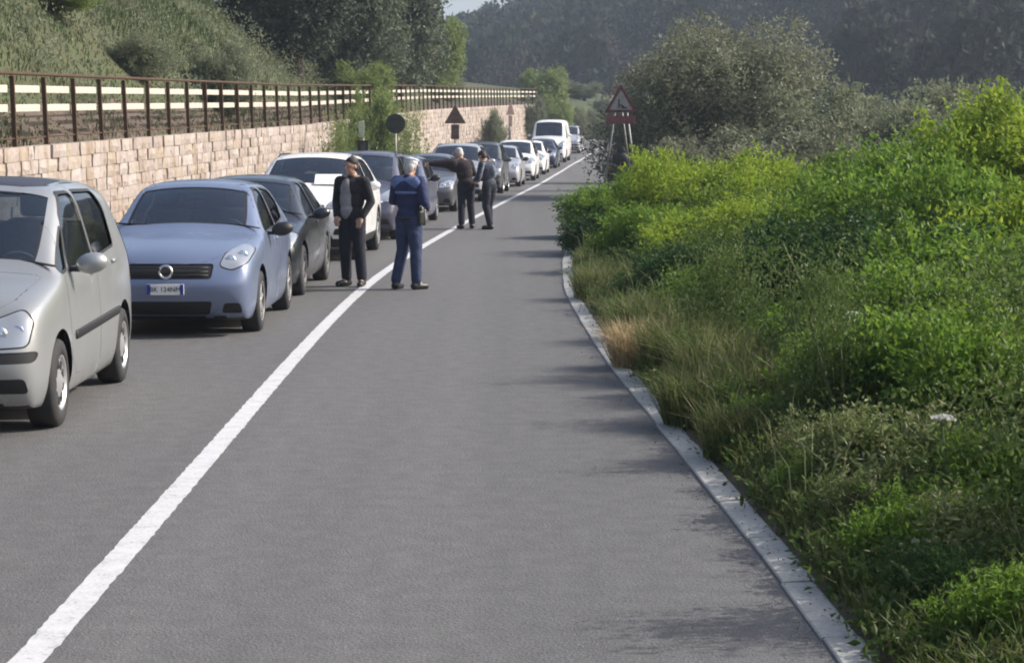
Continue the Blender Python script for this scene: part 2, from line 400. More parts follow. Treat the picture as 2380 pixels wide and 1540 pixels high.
# split-face block in unit space: x outwards, y along, z up
def stone_arr(r):
    ny, nz = 4, 3
    ys_ = np.linspace(-.5, .5, ny); zs_ = np.linspace(-.5, .5, nz)
    V = []
    for j, z in enumerate(zs_):
        for i, y in enumerate(ys_):
            edge = i in (0, ny - 1) or j in (0, nz - 1)
            V.append(((.0 if edge else 0) + (r.uniform(-.008, .008) if edge else r.uniform(.0, .035)), y * (1 - .02 * r.random()) if edge else y + r.uniform(-.08, .08), z * (1 - .03 * r.random()) if edge else z + r.uniform(-.15, .15)))
    nf = len(V)
    for y, z in ((-.5, -.5), (.5, -.5), (.5, .5), (-.5, .5)): V.append((-.22, y * .99, z * .97))
    F = []
    for j in range(nz - 1):
        for i in range(ny - 1):
            a = j * ny + i; q = (a, a + 1, a + ny + 1, a + ny)
            if r.random() < .5: F += [(q[0], q[1], q[2]), (q[0], q[2], q[3])]
            else: F += [(q[0], q[1], q[3]), (q[1], q[2], q[3])]
    ring = [0, 1, 2, 3, 7, 11, 10, 9, 8, 4]
    bmap = {0: 0, 1: 0, 2: 1, 3: 1, 7: 1, 11: 2, 10: 2, 9: 3, 8: 3, 4: 3}
    for k in range(len(ring)):
        a, b = ring[k], ring[(k + 1) % len(ring)]; ba, bb = nf + bmap[a], nf + bmap[b]
        F.append((a, ba, b))
        if ba != bb: F.append((b, ba, bb))
    return np.array(V), np.array(F)
_sr = random.Random(5)
ST = [stone_arr(_sr) for _ in range(10)]
STM = []
for k, (v, f) in enumerate(ST):
    me = mesh_np('stone', v, f, tint=np.full(len(f), k * .1)); me.materials.append(M_stone); STM.append(me)
stones = []
CH = .215
nrow = 11
for rrow in range(nrow):
    y = W0 + _sr.uniform(0, .3)
    while y < W1 - .6:
        L = _sr.uniform(.26, .62); yc = y + L / 2
        z = float(walltop(yc)) - CH * (rrow + .5)
        if z > float(rz(yc)) - .1: stones.append((yc, L, z, rrow, _sr.randrange(10), _sr.uniform(0, 1), _sr.uniform(-.010, .026), _sr.uniform(.965, .99)))
        y += L
def shown(s):       # what the queue of cars leaves open to view, nearest first
    y, z = s[0], s[2]
    return y > 29.5 and z > .95 and (y < 60 or 86 < y < 104)
cand = sorted([i for i, s in enumerate(stones) if shown(s)], key=lambda i: stones[i][0])[:300]
pick = set(cand); Va, Fa, Ta, off = [], [], [], 0
for i, (yc, L, z, rrow, k, tn, dx, hz) in enumerate(stones):
    ang = -heading(yc); dzdy = float(walltop(yc + .5) - walltop(yc - .5))
    if i in pick:
        o = link('stone', STM[k], wall); o.location = (float(wallx(yc)) + dx - wl.x, yc - wl.y, z)
        o.rotation_euler = (math.atan(dzdy), 0, ang); o.scale = (1, L * .985, CH * hz)
    else:
        v, f = ST[k]; p = v * np.array([1, L * .985, CH * hz])
        c, s_ = math.cos(ang), math.sin(ang)
        q = np.stack([p[:, 0] * c - p[:, 1] * s_ + float(wallx(yc)) + dx - wl.x, p[:, 0] * s_ + p[:, 1] * c + yc - wl.y, p[:, 2] + p[:, 1] * dzdy + z], -1)
        Va.append(q); Fa.append(f + off); off += len(v); Ta.append(np.full(len(f), tn))
o = link('stones', mesh_np('stones', np.concatenate(Va), np.concatenate(Fa), tint=np.concatenate(Ta)), wall, M_stone); o['kind'] = 'stuff'

# ------------------------------------------------------------------ railing on the wall
M_rust = ramp_mat('weathered brown steel', [(.3, (.035, .021, .013)), (.55, (.07, .038, .02)), (.75, (.13, .066, .03))], scale=9, scale2=40, rough=.75, bump=.15, dist=.004)
M_cream = ramp_mat('cream painted rail', [(.3, (.33, .30, .25)), (.5, (.47, .43, .37)), (.75, (.54, .50, .44))], scale=5, scale2=30, rough=.6, bump=.1, dist=.004)
rail = empty('railing', (float(wallx(W0)) - .17, W0, float(walltop(W0))))
tag(rail, 'brown steel railing with two cream bars standing on top of the stone wall', 'railing'); rl = Vector(rail.location)
RH = 1.08
def fpt(y, dx, dz): return Vector((float(wallx(y)) - .17 + dx - rl.x, y - rl.y, float(walltop(y)) + dz - rl.z))
ypost = np.arange(W0 + .3, W1 - 1, 1.8)
for i, y in enumerate(ypost):
    bm = bmesh.new(); lean = random.uniform(-.012, .012) - .03
    a = -heading(y)
    add_box(bm, (lean * .5, 0, RH / 2 - .12), (.07, .055, RH + .2), Matrix.Rotation(a, 3, 'Z') @ Matrix.Rotation(lean / RH, 3, 'Y'), .006)
    add_box(bm, (.0, 0, -.01), (.14, .13, .015), Matrix.Rotation(a, 3, 'Z'))
    link('post', bm_mesh(bm, 'post'), rail, M_rust, loc=fpt(y, 0, 0))
ysf = np.arange(W0, W1, 1.0)
bm = bmesh.new(); add_tube(bm, [fpt(y, -.045, RH + .02) for y in ysf], .028, 8); link('top_rail', bm_mesh(bm, 'top_rail'), rail, M_rust)
bm = bmesh.new(); add_tube(bm, [fpt(y, -.01, .12) for y in ysf], .014, 6); link('bottom_rail', bm_mesh(bm, 'bottom_rail'), rail, M_rust)
for i in range(len(ypost) - 1):
    for h in (RH - .215, RH - .505):
        a, b = fpt(ypost[i] + .18, -.065, h), fpt(ypost[i + 1] - .18, -.065, h)
        d = b - a; bm = bmesh.new()
        rot = d.to_track_quat('Y', 'Z').to_matrix()
        add_box(bm, (0, 0, 0), (.035, d.length, .115), rot, .008)
        link('rail_bar', bm_mesh(bm, 'rail_bar'), rail, M_cream, loc=(a + b) / 2)
# ------------------------------------------------------------------ vehicle materials
def paint(name, c, metal=.0, rough=.35):
    m, t, b = new_mat(name)
    b.inputs['Base Color'].default_value = (*c, 1); b.inputs['Metallic'].default_value = metal; b.inputs['Roughness'].default_value = rough
    b.inputs['Coat Weight'].default_value = .8; b.inputs['Coat Roughness'].default_value = .08
    # road film: a little dust dulls the coat
    tc = t.nodes.new('ShaderNodeTexCoord'); n = t.nodes.new('ShaderNodeTexNoise'); n.inputs['Scale'].default_value = 3; n.inputs['Detail'].default_value = 5
    t.links.new(tc.outputs['Object'], n.inputs['Vector'])
    mr = t.nodes.new('ShaderNodeMapRange'); mr.inputs[1].default_value = .35; mr.inputs[2].default_value = .7; mr.inputs[3].default_value = .05; mr.inputs[4].default_value = .3
    t.links.new(n.outputs['Fac'], mr.inputs[0]); t.links.new(mr.outputs[0], b.inputs['Coat Roughness'])
    return m
def glass_mat(name, tint=(.72, .78, .80)):
    m, t, b = new_mat(name); t.nodes.remove(b)
    g = t.nodes.new('ShaderNodeBsdfGlossy'); g.inputs['Roughness'].default_value = .03; g.inputs['Color'].default_value = (.9, .95, 1, 1)
    tr = t.nodes.new('ShaderNodeBsdfTransparent'); tr.inputs[0].default_value = (*tint, 1)
    fr = t.nodes.new('ShaderNodeFresnel'); fr.inputs[0].default_value = 2.1
    mx = t.nodes.new('ShaderNodeMixShader')
    t.links.new(fr.outputs[0], mx.inputs[0]); t.links.new(tr.outputs[0], mx.inputs[1]); t.links.new(g.outputs[0], mx.inputs[2])
    t.links.new(mx.outputs[0], t.nodes['Material Output'].inputs['Surface'])
    return m
M_glass = glass_mat('window glass'); M_glassd = glass_mat('dark window glass', (.22, .25, .27))
M_trim = plain('black plastic trim', (.012, .012, .014), .55)
M_gap = plain('shut line', (.01, .01, .01), .9)
M_tyre = plain('tyre rubber', (.018, .018, .019), .8, noise=.3, nscale=20)
M_alloy = plain('wheel alloy', (.55, .55, .57), .35, metal=.75)
M_alloyd = plain('grey wheel alloy', (.25, .25, .27), .35, metal=.7)
M_under = plain('underbody', (.01, .01, .01), .95)
M_cabin = plain('cabin trim', (.06, .06, .065), .85)
M_seat = plain('seat cloth', (.085, .088, .10), .95, noise=.2, nscale=30)
M_lampg = plain('headlamp glass', (.40, .42, .45), .12, metal=.45, coat=1.0)
M_reflect = plain('lamp reflector', (.85, .87, .9), .15, metal=.9)
M_amber = plain('indicator lens', (.65, .22, .03), .2, coat=1)
M_red = plain('tail lamp lens', (.4, .015, .015), .2, coat=1)
M_chrome = plain('chrome', (.75, .76, .78), .12, metal=1.0)
M_plate = plain('number plate white', (.72, .72, .70), .45)
M_plateb = plain('number plate blue', (.015, .04, .28), .45)
M_ink = plain('plate lettering', (.012, .012, .015), .6)
M_paper = plain('paper sheet', (.78, .78, .76), .8)

# ------------------------------------------------------------------ body shell from a control cage
def cage_mesh(P, levels):
    """control cage of a car: front at -Y, left of the driver at +X; returns a subdivided mesh"""
    W = P['W'] / 2; wb = P['wb']; yf = -(wb / 2 + P['fo']); yrr = wb / 2 + P['ro']
    fa = -wb / 2; ra = wb / 2; zb = P['zb']
    lip, cow = P['lip'], P['cowl']; belt0, belt1 = P['belt']; H = P['H']; wr = P['wr'] * W
    ycow = fa + P['cow_y']; yws = fa + P['ws_y']; yrf = ra + P['roof_end']; yrb = P['rear_belt_y'] + ra
    hoodc = P.get('hood_crown', .03)
    def sec(y, w, zt, kind, belt, zbb=None, wroof=None, edge=None):
        zbb = zb if zbb is None else zbb
        w = W * w
        if kind == 'hood':
            e = edge if edge is not None else zt - .035
            return [(0, zbb), (.5 * w, zbb), (.80 * w, zbb), (.925 * w, zbb + .01), (.985 * w, zbb + .13), (1.0 * w, .50), (.985 * w, max(.60, e - .13)), (.95 * w, e - .035), (.87 * w, e), (.70 * w, zt - hoodc * .35), (.38 * w, zt), (0, zt + hoodc * .5)], y
        wrr = wr if wroof is None else wroof * W
        return [(0, zbb), (.5 * w, zbb), (.80 * w, zbb), (.925 * w, zbb + .01), (.985 * w, zbb + .13), (1.0 * w, .52), (.99 * w, belt - .16), (.955 * w, belt), (wrr, zt - P.get('rail', .13)), (wrr * .86, zt - .035), (wrr * .45, zt - .004), (0, zt + .008)], y
    hz = lambda y: lip + (cow - lip) * ((y - yf) / (ycow - yf)) ** .75
    S = []
    S.append(sec(yf + .16, .93, lip, 'hood', belt0, zb + .02, edge=lip - .06))
    S.append(sec(yf + .34, .975, hz(yf + .34), 'hood', belt0, edge=hz(yf + .34) - .05))
    S.append(sec(fa + .02, 1.0, hz(fa + .02), 'hood', belt0))
    ymid = (fa + ycow) / 2 + .08
    if ycow - fa > .25: S.append(sec(ymid, 1.0, hz(ymid), 'hood', belt0))
    S.append(sec(ycow - .05, 1.0, cow - .004, 'hood', belt0))
    iw = len(S)
    s = sec(ycow + .05, 1.0, cow + .035, 'hood', belt0, edge=cow + .0)[0]; s[9] = (.795 * W, cow + .028); S.append((s, ycow + .05))
    # windscreen
    for f in (.5,):
        y = ycow + (yws - ycow) * f; z = cow + (H - .05 - cow) * f + .045
        s = sec(y, 1.0, z, 'cabin', belt0 + .0)[0]
        ex = .87 * W + (wr - .87 * W) * f
        s[8] = (ex, z - .10 - .02 * f); s[9] = (ex * .915, z - .045); s[10] = (ex * .5, z + .0); s[11] = (0, z + .012)
        s[7] = (.955 * W, belt0 - .0); S.append((s, y))
    s = sec(yws - .05, 1.0, H - .055, 'cabin', belt0)[0]; s[9] = (wr * .90, H - .10); S.append((s, yws - .05))
    S.append(sec(yws + .12, 1.0, H - .02, 'cabin', belt0 + .01))
    ym = (yws + yrf) / 2
    S.append(sec(ym, 1.0, H, 'cabin', (belt0 + belt1) / 2))
    S.append(sec(yrf - .30, .995, H - P['drop'] * .45, 'cabin', belt1 - .01))
    S.append(sec(yrf, .985, H - P['drop'], 'cabin', belt1, wroof=P['wr'] - .02))
    if P.get('boot'):
        yb0 = yrb; zb0 = P['boot']
        S.append(sec((yrf + yb0) / 2, .975, (H - P['drop'] + zb0) / 2 + .03, 'cabin', belt1, wroof=P['wr'] + .01))
        S.append(sec(yb0 - .04, .97, zb0 + .02, 'hood', belt1, edge=zb0 - .03))
        S.append(sec(yb0 + .1, .965, zb0, 'hood', belt1, edge=zb0 - .03))
        S.append(sec(yrr - .14, .93, zb0 - .01, 'hood', belt1, zb + .05, edge=zb0 - .04))
        top = zb0 - .01
    else:
        S.append(sec(yrr - .16 + P.get('tail', 0), .94, P['tail_z'], 'hood', belt1, zb + .05, edge=P['tail_z'] - .05))
        f = .5; y = (yrf + yrr - .16) / 2; z = (H - P['drop'] + P['tail_z']) / 2 + .05
        s = sec(y, .965, z, 'cabin', belt1 * .5 + .5 * (P['tail_z'] - .06))[0]
        ex = ((P['wr'] - .02) * W + .87 * .94 * W) / 2; s[8] = (ex, z - .10); s[9] = (ex * .86, z - .03); s[10] = (ex * .45, z); s[11] = (0, z + .01)
        S.insert(len(S) - 1, (s, y))
    bm = bmesh.new(); M = 12
    def ring(s, y, sg): return [bm.verts.new((sg * p[0], y, p[1])) for p in s]
    rings = []
    for s, y in S:
        h = ring(s, y, 1); g = [None] * M
        for j, p in enumerate(s): g[j] = h[j] if p[0] == 0 else bm.verts.new((-p[0], y, p[1]))
        rings.append((h, g))
    for a, b in zip(rings, rings[1:]):
        for j in range(M - 1):
            f1 = bm.faces.new((a[0][j], a[0][j + 1], b[0][j + 1], b[0][j]))
            f2 = bm.faces.new((a[1][j + 1], a[1][j], b[1][j], b[1][j + 1]))
            if j >= 9 and (a is rings[iw] or a is rings[iw + 1]): f1.material_index = f2.material_index = 5
    def cap(rg, s, front):
        prof = P['nose'] if front else P['rear']                # (row offset along y) for rows 0..5, + is outward
        sgn = -1 if front else 1
        y0 = yf if front else yrr
        colx = [None, 9, 10, 11]
        grid = {}
        for side, sg in ((0, 1), (1, -1)):
            for r in range(6):
                grid[side, r, 0] = rg[side][3 + r]
            for c, (bj, tj) in enumerate(((2, 9), (1, 10), (0, 11)), 1):
                grid[side, 0, c] = rg[side][bj]; grid[side, 5, c] = rg[side][tj]
            for r in range(1, 5):
                xs, zs = s[3 + r]
                for c, fx in ((1, .80), (2, .43), (3, 0)):
                    if c == 3 and side == 1: grid[side, r, c] = grid[0, r, c]; continue
                    yy = y0 - sgn * (prof[r] + (.05, .012, 0)[c - 1] * P.get('bul', 1))
                    grid[side, r, c] = bm.verts.new((sg * xs * fx, yy, zs))
        for side in (0, 1):
            for r in range(5):
                for c in range(3):
                    q = (grid[side, r, c], grid[side, r + 1, c], grid[side, r + 1, c + 1], grid[side, r, c + 1])
                    if len(set(q)) == 4:
                        bm.faces.new(q if (side == 0) == front else q[::-1])
        # pull the outline itself into the nose profile
        for side in (0, 1):
            for r in (0, 5):
                for c in (1, 2, 3):
                    v = grid[side, r, c]; v.co.y = y0 - sgn * (prof[r] + (.05, .012, 0)[c - 1])
    cap(rings[0], S[0][0], True); cap(rings[-1], S[-1][0], False)
    bmesh.ops.recalc_face_normals(bm, faces=bm.faces)
    cl_ = bm.edges.layers.float.get('crease_edge') or bm.edges.layers.float.new('crease_edge')
    for (h, g) in rings:
        pass
    for i in range(len(rings) - 1):
        for side in (0, 1):
            for j, cr in ((7, .35), (8, .25), (3, .5)):
                e = bm.edges.get((rings[i][side][j], rings[i + 1][side][j]))
                if e: e[cl_] = cr
    me = bm_mesh(bm, 'cage')
    o = bpy.data.objects.new('cage', me); col.objects.link(o)
    md = o.modifiers.new('s', 'SUBSURF'); md.levels = levels; md.render_levels = levels
    dg = bpy.context.evaluated_depsgraph_get()
    me2 = bpy.data.meshes.new_from_object(o.evaluated_get(dg)); bpy.data.objects.remove(o); bpy.data.meshes.remove(me)
    return me2

AX = {'x': (1, 2), 'y': (0, 2), 'z': (0, 1)}
def cut(bm, poly, axis, keep):
    """cut a closed outline, drawn in the projection along axis, into the faces that pass keep(); returns the faces inside"""
    a, b = AX[axis]
    P = np.array(poly, float); lo, hi = P.min(0) - .02, P.max(0) + .02
    l0, l1, h0, h1 = lo[0] - .16, lo[1] - .16, hi[0] + .16, hi[1] + .16
    lo0, lo1, hi0, hi1 = lo[0], lo[1], hi[0], hi[1]
    def box(f):
        A = [v.co[a] for v in f.verts]; B = [v.co[b] for v in f.verts]
        return (f, min(A), max(A), min(B), max(B))
    fs = []
    for f in bm.faces:
        q0 = f.verts[0].co
        if q0[a] < l0 or q0[a] > h0 or q0[b] < l1 or q0[b] > h1 or not keep(f): continue
        q = box(f)
        if q[2] < lo0 or q[1] > hi0 or q[4] < lo1 or q[3] > hi1: continue
        fs.append(q)
    n = len(P); PL = [(float(p[0]), float(p[1])) for p in P]
    for i in range(n):
        p, q = PL[i], PL[(i + 1) % n]; dx, dy = q[0] - p[0], q[1] - p[1]
        co = [0, 0, 0]; co[a], co[b] = p[0], p[1]
        no = [0, 0, 0]; no[a], no[b] = -dy, dx
        m0, M0, m1, M1 = min(p[0], q[0]) - .004, max(p[0], q[0]) + .004, min(p[1], q[1]) - .004, max(p[1], q[1]) + .004
        near, far = [], []
        for t in fs: (far if t[2] < m0 or t[1] > M0 or t[4] < m1 or t[3] > M1 else near).append(t)
        if not near: continue
        nf = [t[0] for t in near]
        geom = nf + list({e for f in nf for e in f.edges}) + list({v for f in nf for v in f.verts})
        r = bmesh.ops.bisect_plane(bm, geom=geom, dist=1e-5, plane_co=co, plane_no=no)
        fs = far + [box(g_) for g_ in r['geom'] if isinstance(g_, bmesh.types.BMFace)]
    fs = [t[0] for t in fs]
    out = []
    for f in fs:
        if not f.is_valid: continue
        c = f.calc_center_median(); x, y = c[a], c[b]; ins = False
        for i in range(n):
            x1, y1 = P[i]; x2, y2 = P[(i + 1) % n]
            if (y1 > y) != (y2 > y) and x < (x2 - x1) * (y - y1) / (y2 - y1) + x1: ins = not ins
        if ins: out.append(f)
    return out
def lift(bm, faces, name, mat, off, parent, thick=0.0, keep=False, smooth=True):
    """move faces out into a part of their own, shifted along their normals"""
    nb = bmesh.new(); vm = {}
    for f in faces:
        for v in f.verts:
            if v not in vm:
                vm[v] = nb.verts.new(v.co)
    nrm = {v: Vector() for v in vm}
    for f in faces:
        f.normal_update()
        for v in f.verts: nrm[v] += f.normal
        g_ = nb.faces.new([vm[v] for v in f.verts]); g_.smooth = smooth
        if isinstance(mat, list): g_.material_index = f.material_index
    for v, w in vm.items():
        nn = nrm[v].normalized() if nrm[v].length > 0 else v.normal
        w.co = v.co + nn * off
    if thick:
        r = bmesh.ops.extrude_face_region(nb, geom=list(nb.faces))
        inv = {w: v for v, w in vm.items()}
        newv = [g_ for g_ in r['geom'] if isinstance(g_, bmesh.types.BMVert)]
        bmesh.ops.recalc_face_normals(nb, faces=nb.faces)
        nb.normal_update()
        orig = set(vm.values())
        for v, w in vm.items():
            nn = nrm[v].normalized() if nrm[v].length > 0 else v.normal
            w.co -= nn * thick
        bmesh.ops.recalc_face_normals(nb, faces=nb.faces)
    if not keep:
        bmesh.ops.delete(bm, geom=faces, context='FACES')
    return link(name, bm_mesh(nb, name), parent, mat)
def rpoly(pts, r=.03, seg=4):
    """rounded outline"""
    out = []; n = len(pts); pts = [Vector(p) for p in pts]
    for i in range(n):
        p, a, b = pts[i], pts[i - 1], pts[(i + 1) % n]
        da, db = (a - p), (b - p); ra = min(r, da.length * .45); rb = min(r, db.length * .45)
        A, B = p + da.normalized() * ra, p + db.normalized() * rb
        for k in range(seg + 1):
            t = k / seg; out.append(tuple((1 - t) ** 2 * A + 2 * t * (1 - t) * p + t * t * B))
    return out
def grow(poly, d):
    P = np.array(poly); n = len(P); out = []
    area = sum(P[i][0] * P[(i + 1) % n][1] - P[(i + 1) % n][0] * P[i][1] for i in range(n))
    s = 1 if area > 0 else -1
    for i in range(n):
        e1 = P[i] - P[i - 1]; e2 = P[(i + 1) % n] - P[i]
        n1 = np.array([e1[1], -e1[0]]) / (np.linalg.norm(e1) + 1e-9); n2 = np.array([e2[1], -e2[0]]) / (np.linalg.norm(e2) + 1e-9)
        m = n1 + n2; m = m / (np.linalg.norm(m) + 1e-9); out.append(tuple(P[i] + s * m * d))
    return out
def circle(cy_, cz, r, n=28): return [(cy_ + r * math.cos(2 * math.pi * k / n), cz + r * math.sin(2 * math.pi * k / n)) for k in range(n)]

def wheel_meshes(r, rimr, style):
    w = .10
    bm = bmesh.new()
    add_lathe(bm, [(-w, rimr * .98), (-w * 1.02, r * .80), (-w * .92, r * .955), (-w * .7, r), (w * .7, r), (w * .92, r * .955), (w * 1.02, r * .80), (w, rimr * .98), (w * .8, rimr * .96)], 36)
    for k in (-.35, 0, .35): pass
    ty = bm_mesh(bm, 'tyre'); ty.materials.append(M_tyre)
    bm = bmesh.new()
    # outer face towards +X
    add_lathe(bm, [(w * .85, rimr), (w * .98, rimr * .985), (w * .95, rimr * .9), (w * .45, rimr * .86), (w * .30, 0.001)], 36, mat=1 if style != 'cover' else 0)
    for f in bm.faces:
        c = f.calc_center_median()
        if math.hypot(c.y, c.z) > rimr * .88: f.material_index = 0
    if style == 'cover':          # wheel trim with a ring of openings
        n = 9
        for k in range(n):
            a = 2 * math.pi * k / n
            c = Vector((w * .80, math.cos(a) * rimr * .64, math.sin(a) * rimr * .64))
            vs_ = add_box(bm, c, (.012, .055, .055), Matrix.Rotation(a, 3, 'X'), .01, mat=1)
        add_lathe(bm, [(w * .50, rimr * .90), (w * .78, rimr * .84), (w * .80, rimr * .45), (w * .95, rimr * .28), (w * 1.0, .001)], 36)
    else:
        n = 5 if style == 'five' else 7
        for k in range(n):
            a = 2 * math.pi * k / n + .3
            dirv = Vector((0, math.cos(a), math.sin(a)))
            add_box(bm, Vector((w * .72, 0, 0)) + dirv * rimr * .54, (.028, rimr * .80, .062 if style == 'five' else .045), Matrix.Rotation(a, 3, 'X'), .008)
        add_lathe(bm, [(w * .5, rimr * .26), (w * .86, rimr * .22), (w * .88, .001)], 20)
    ri = bm_mesh(bm, 'rim'); ri.materials.append(M_alloy if style != 'dark' else M_alloyd); ri.materials.append(M_trim)
    return ty, ri

def text_mesh(s, size, mat, extrude=.001):
    cu = bpy.data.curves.new('lettering', 'FONT'); cu.body = s; cu.size = size; cu.extrude = extrude; cu.align_x = 'CENTER'; cu.align_y = 'CENTER'
    o = bpy.data.objects.new('lettering', cu); col.objects.link(o)
    dg = bpy.context.evaluated_depsgraph_get()
    me = bpy.data.meshes.new_from_object(o.evaluated_get(dg)); bpy.data.objects.remove(o)
    me.materials.clear(); me.materials.append(mat); return me

def build_car(name, P, levels=2):
    """a car with its parts under an Empty that stands on the road between the axles; front at -Y"""
    root = empty(name)
    pm = P['paint']; W = P['W'] / 2; wb = P['wb']; fa, ra = -wb / 2, wb / 2
    yf = -(wb / 2 + P['fo']); yrr = wb / 2 + P['ro']; H = P['H']
    me = cage_mesh(P, levels)
    bm = bmesh.new(); bm.from_mesh(me); bpy.data.meshes.remove(me)
    for f in bm.faces: f.smooth = True
    bm.normal_update()
    # cabin lining: an inner skin of the roof and doors
    lin = [f for f in bm.faces if f.calc_center_median().z > .62 and yf + .9 < f.calc_center_median().y < yrr - .12]
    r_ = P['r']; ar = r_ + P.get('arch', .055)
    belt0, belt1 = P['belt']
    for sg in (1, -1):
        side = lambda f, sg=sg: f.material_index != 5 and f.calc_center_median().x * sg > W * .45 and f.normal.x * sg > .12
        low = lambda f, sg=sg: f.calc_center_median().x * sg > W * .55 and f.calc_center_median().z < .85
        # wheel openings
        for ya in (fa, ra):
            pts = [p for p in circle(ya, r_ + .01, ar, 28) if p[1] > P['zb'] - .06]
            pts = [(ya - ar, P['zb'] - .15)] + [(ya + ar * math.cos(t), r_ + .01 + ar * math.sin(t)) for t in np.linspace(math.pi, 0, 18)] + [(ya + ar, P['zb'] - .15)]
            fs = cut(bm, pts, 'x', low)
            fl = cut(bm, grow(pts, .035), 'x', low) if P.get('cladding') else []
            for f in fl: f.material_index = 1
            fs = [f for f in fs if f.is_valid]
            bmesh.ops.delete(bm, geom=fs, context='FACES')
        # side glass
        for kind_, poly in P['sidewin']:
            poly = rpoly(poly, .05, 4)
            seal = cut(bm, grow(poly, .022), 'x', side)
            for f in seal: f.material_index = 1
            fs = cut(bm, poly, 'x', side)
            lift(bm, fs, kind_, M_glassd if kind_ != 'side_window' or P.get('dark_glass') else M_glass, -.012, root)
        # sill and side strip
        if P.get('strip'):
            z0, z1, y0, y1 = P['strip']
            fs = cut(bm, rpoly([(y0, z0), (y1, z0 + .03), (y1, z1 + .03), (y0, z1)], .015, 2), 'x', side)
            if fs: lift(bm, fs, 'side_moulding', P.get('strip_mat', M_trim), .014, root, thick=.016, keep=True)
        # doors with shut lines
        for poly in P['doors']:
            poly = rpoly(poly, .06, 4)
            fs = cut(bm, grow(poly, .007), 'x', side)
            inner = set(cut(bm, poly, 'x', side))
            for f in fs:
                if f.is_valid and f not in inner: f.material_index = 2
            inner = [f for f in inner if f.is_valid]
            nb_o = lift(bm, inner, 'door', [pm, M_trim, M_gap], .001, root)
        # handles
        for (yy, zz) in P['handles']:
            hb = bmesh.new(); add_box(hb, (0, 0, 0), (.03, .17, .028), None, .010)
            link('door_handle', bm_mesh(hb, 'door_handle', True), root, P.get('handle_mat', pm), loc=(sg * (W * .985 - .01), yy, zz))
        # headlamps
        front = lambda f, sg=sg: f.normal.y < -.05 and f.calc_center_median().x * sg > 0.1 and f.calc_center_median().y < yf + .75
        poly = rpoly([(sg * x, z) for x, z in P['lamp']], .04, 4)
        for f in cut(bm, grow(poly, .011), 'y', front): f.material_index = 2
        fs = cut(bm, poly, 'y', front)
        if fs:
            cs = [f.calc_center_median() for f in fs]; ctr = sum(cs, Vector()) / len(cs)
            hl = lift(bm, fs, 'headlight', M_lampg, .004, root)
            for k, (lx, lz, lr) in enumerate(P.get('bowls', [])):
                best = min(cs, key=lambda c: (c.x - sg * lx) ** 2 + (c.z - lz) ** 2)
                hb = bmesh.new(); add_lathe(hb, [(.02, lr), (-.004, lr * .93), (.004, lr * .55), (-.004, lr * .3), (-.006, .001)], 18, 'Y')
                link('reflector', bm_mesh(hb, 'reflector'), hl, M_reflect, loc=(sg * lx, best.y + .004, lz))
        for (x0, x1, z0, z1) in P.get('fog', []):
            fs = cut(bm, rpoly([(sg * x0, z0), (sg * x1, z0), (sg * (x1 - .02), z1), (sg * (x0 + .03), z1)], .03, 3), 'y', front)
            if fs: lift(bm, fs, 'bumper_vent', M_trim, -.006, root)
        # tail lamps
        rear = lambda f, sg=sg: f.normal.y > .2 and f.calc_center_median().x * sg > W * .3 and f.calc_center_median().y > yrr - .5
        tl = P['tail_lamp']
        fs = cut(bm, rpoly([(sg * x, z) for x, z in tl], .03, 3), 'y', rear)
        if fs: lift(bm, fs, 'tail_light', M_red, .004, root)
        # mirrors
        my, mz = P['mirror']
        mb = bmesh.new()
        r0 = bmesh.ops.create_uvsphere(mb, u_segments=16, v_segments=10, radius=1)
        for v in r0['verts']:
            v.co.x *= .115; v.co.y *= .075; v.co.z *= .075
            if v.co.y > .03: v.co.y = .03
            v.co.z += .012 * (v.co.x * sg / .115)
        mo = link('door_mirror', bm_mesh(mb, 'door_mirror', True), root, P.get('mirror_mat', pm), loc=(sg * (W + .105), my, mz))
        mb = bmesh.new(); add_box(mb, (-sg * .11, .01, -.045), (.10, .05, .035), None, .01); link('mirror_arm', bm_mesh(mb, 'mirror_arm'), mo, M_trim)
    # windscreen, rear screen
    fs = [f for f in bm.faces if f.material_index == 5]
    rr_ = bmesh.ops.inset_region(bm, faces=fs, thickness=.022, use_even_offset=False)
    for f in rr_['faces']: f.material_index = 1; f.smooth = True
    fs = [f for f in fs if f.is_valid]
    for f in fs: f.material_index = 0
    ws = lift(bm, fs, 'windscreen', M_glass, -.004, root)
    rs = P['rscreen']
    frw = lambda f: f.normal.y > .05 and f.calc_center_median().z > P['cowl'] - .1 and f.calc_center_median().y > 0
    poly = rpoly(rs + [(-x, z) for x, z in rs[::-1]], .06, 4)
    fs = cut(bm, poly, 'y', frw)
    if fs: lift(bm, fs, 'rear_window', M_glassd, -.004, root)
    frn = lambda f: f.normal.y < -.05 and f.calc_center_median().y < yf + .6
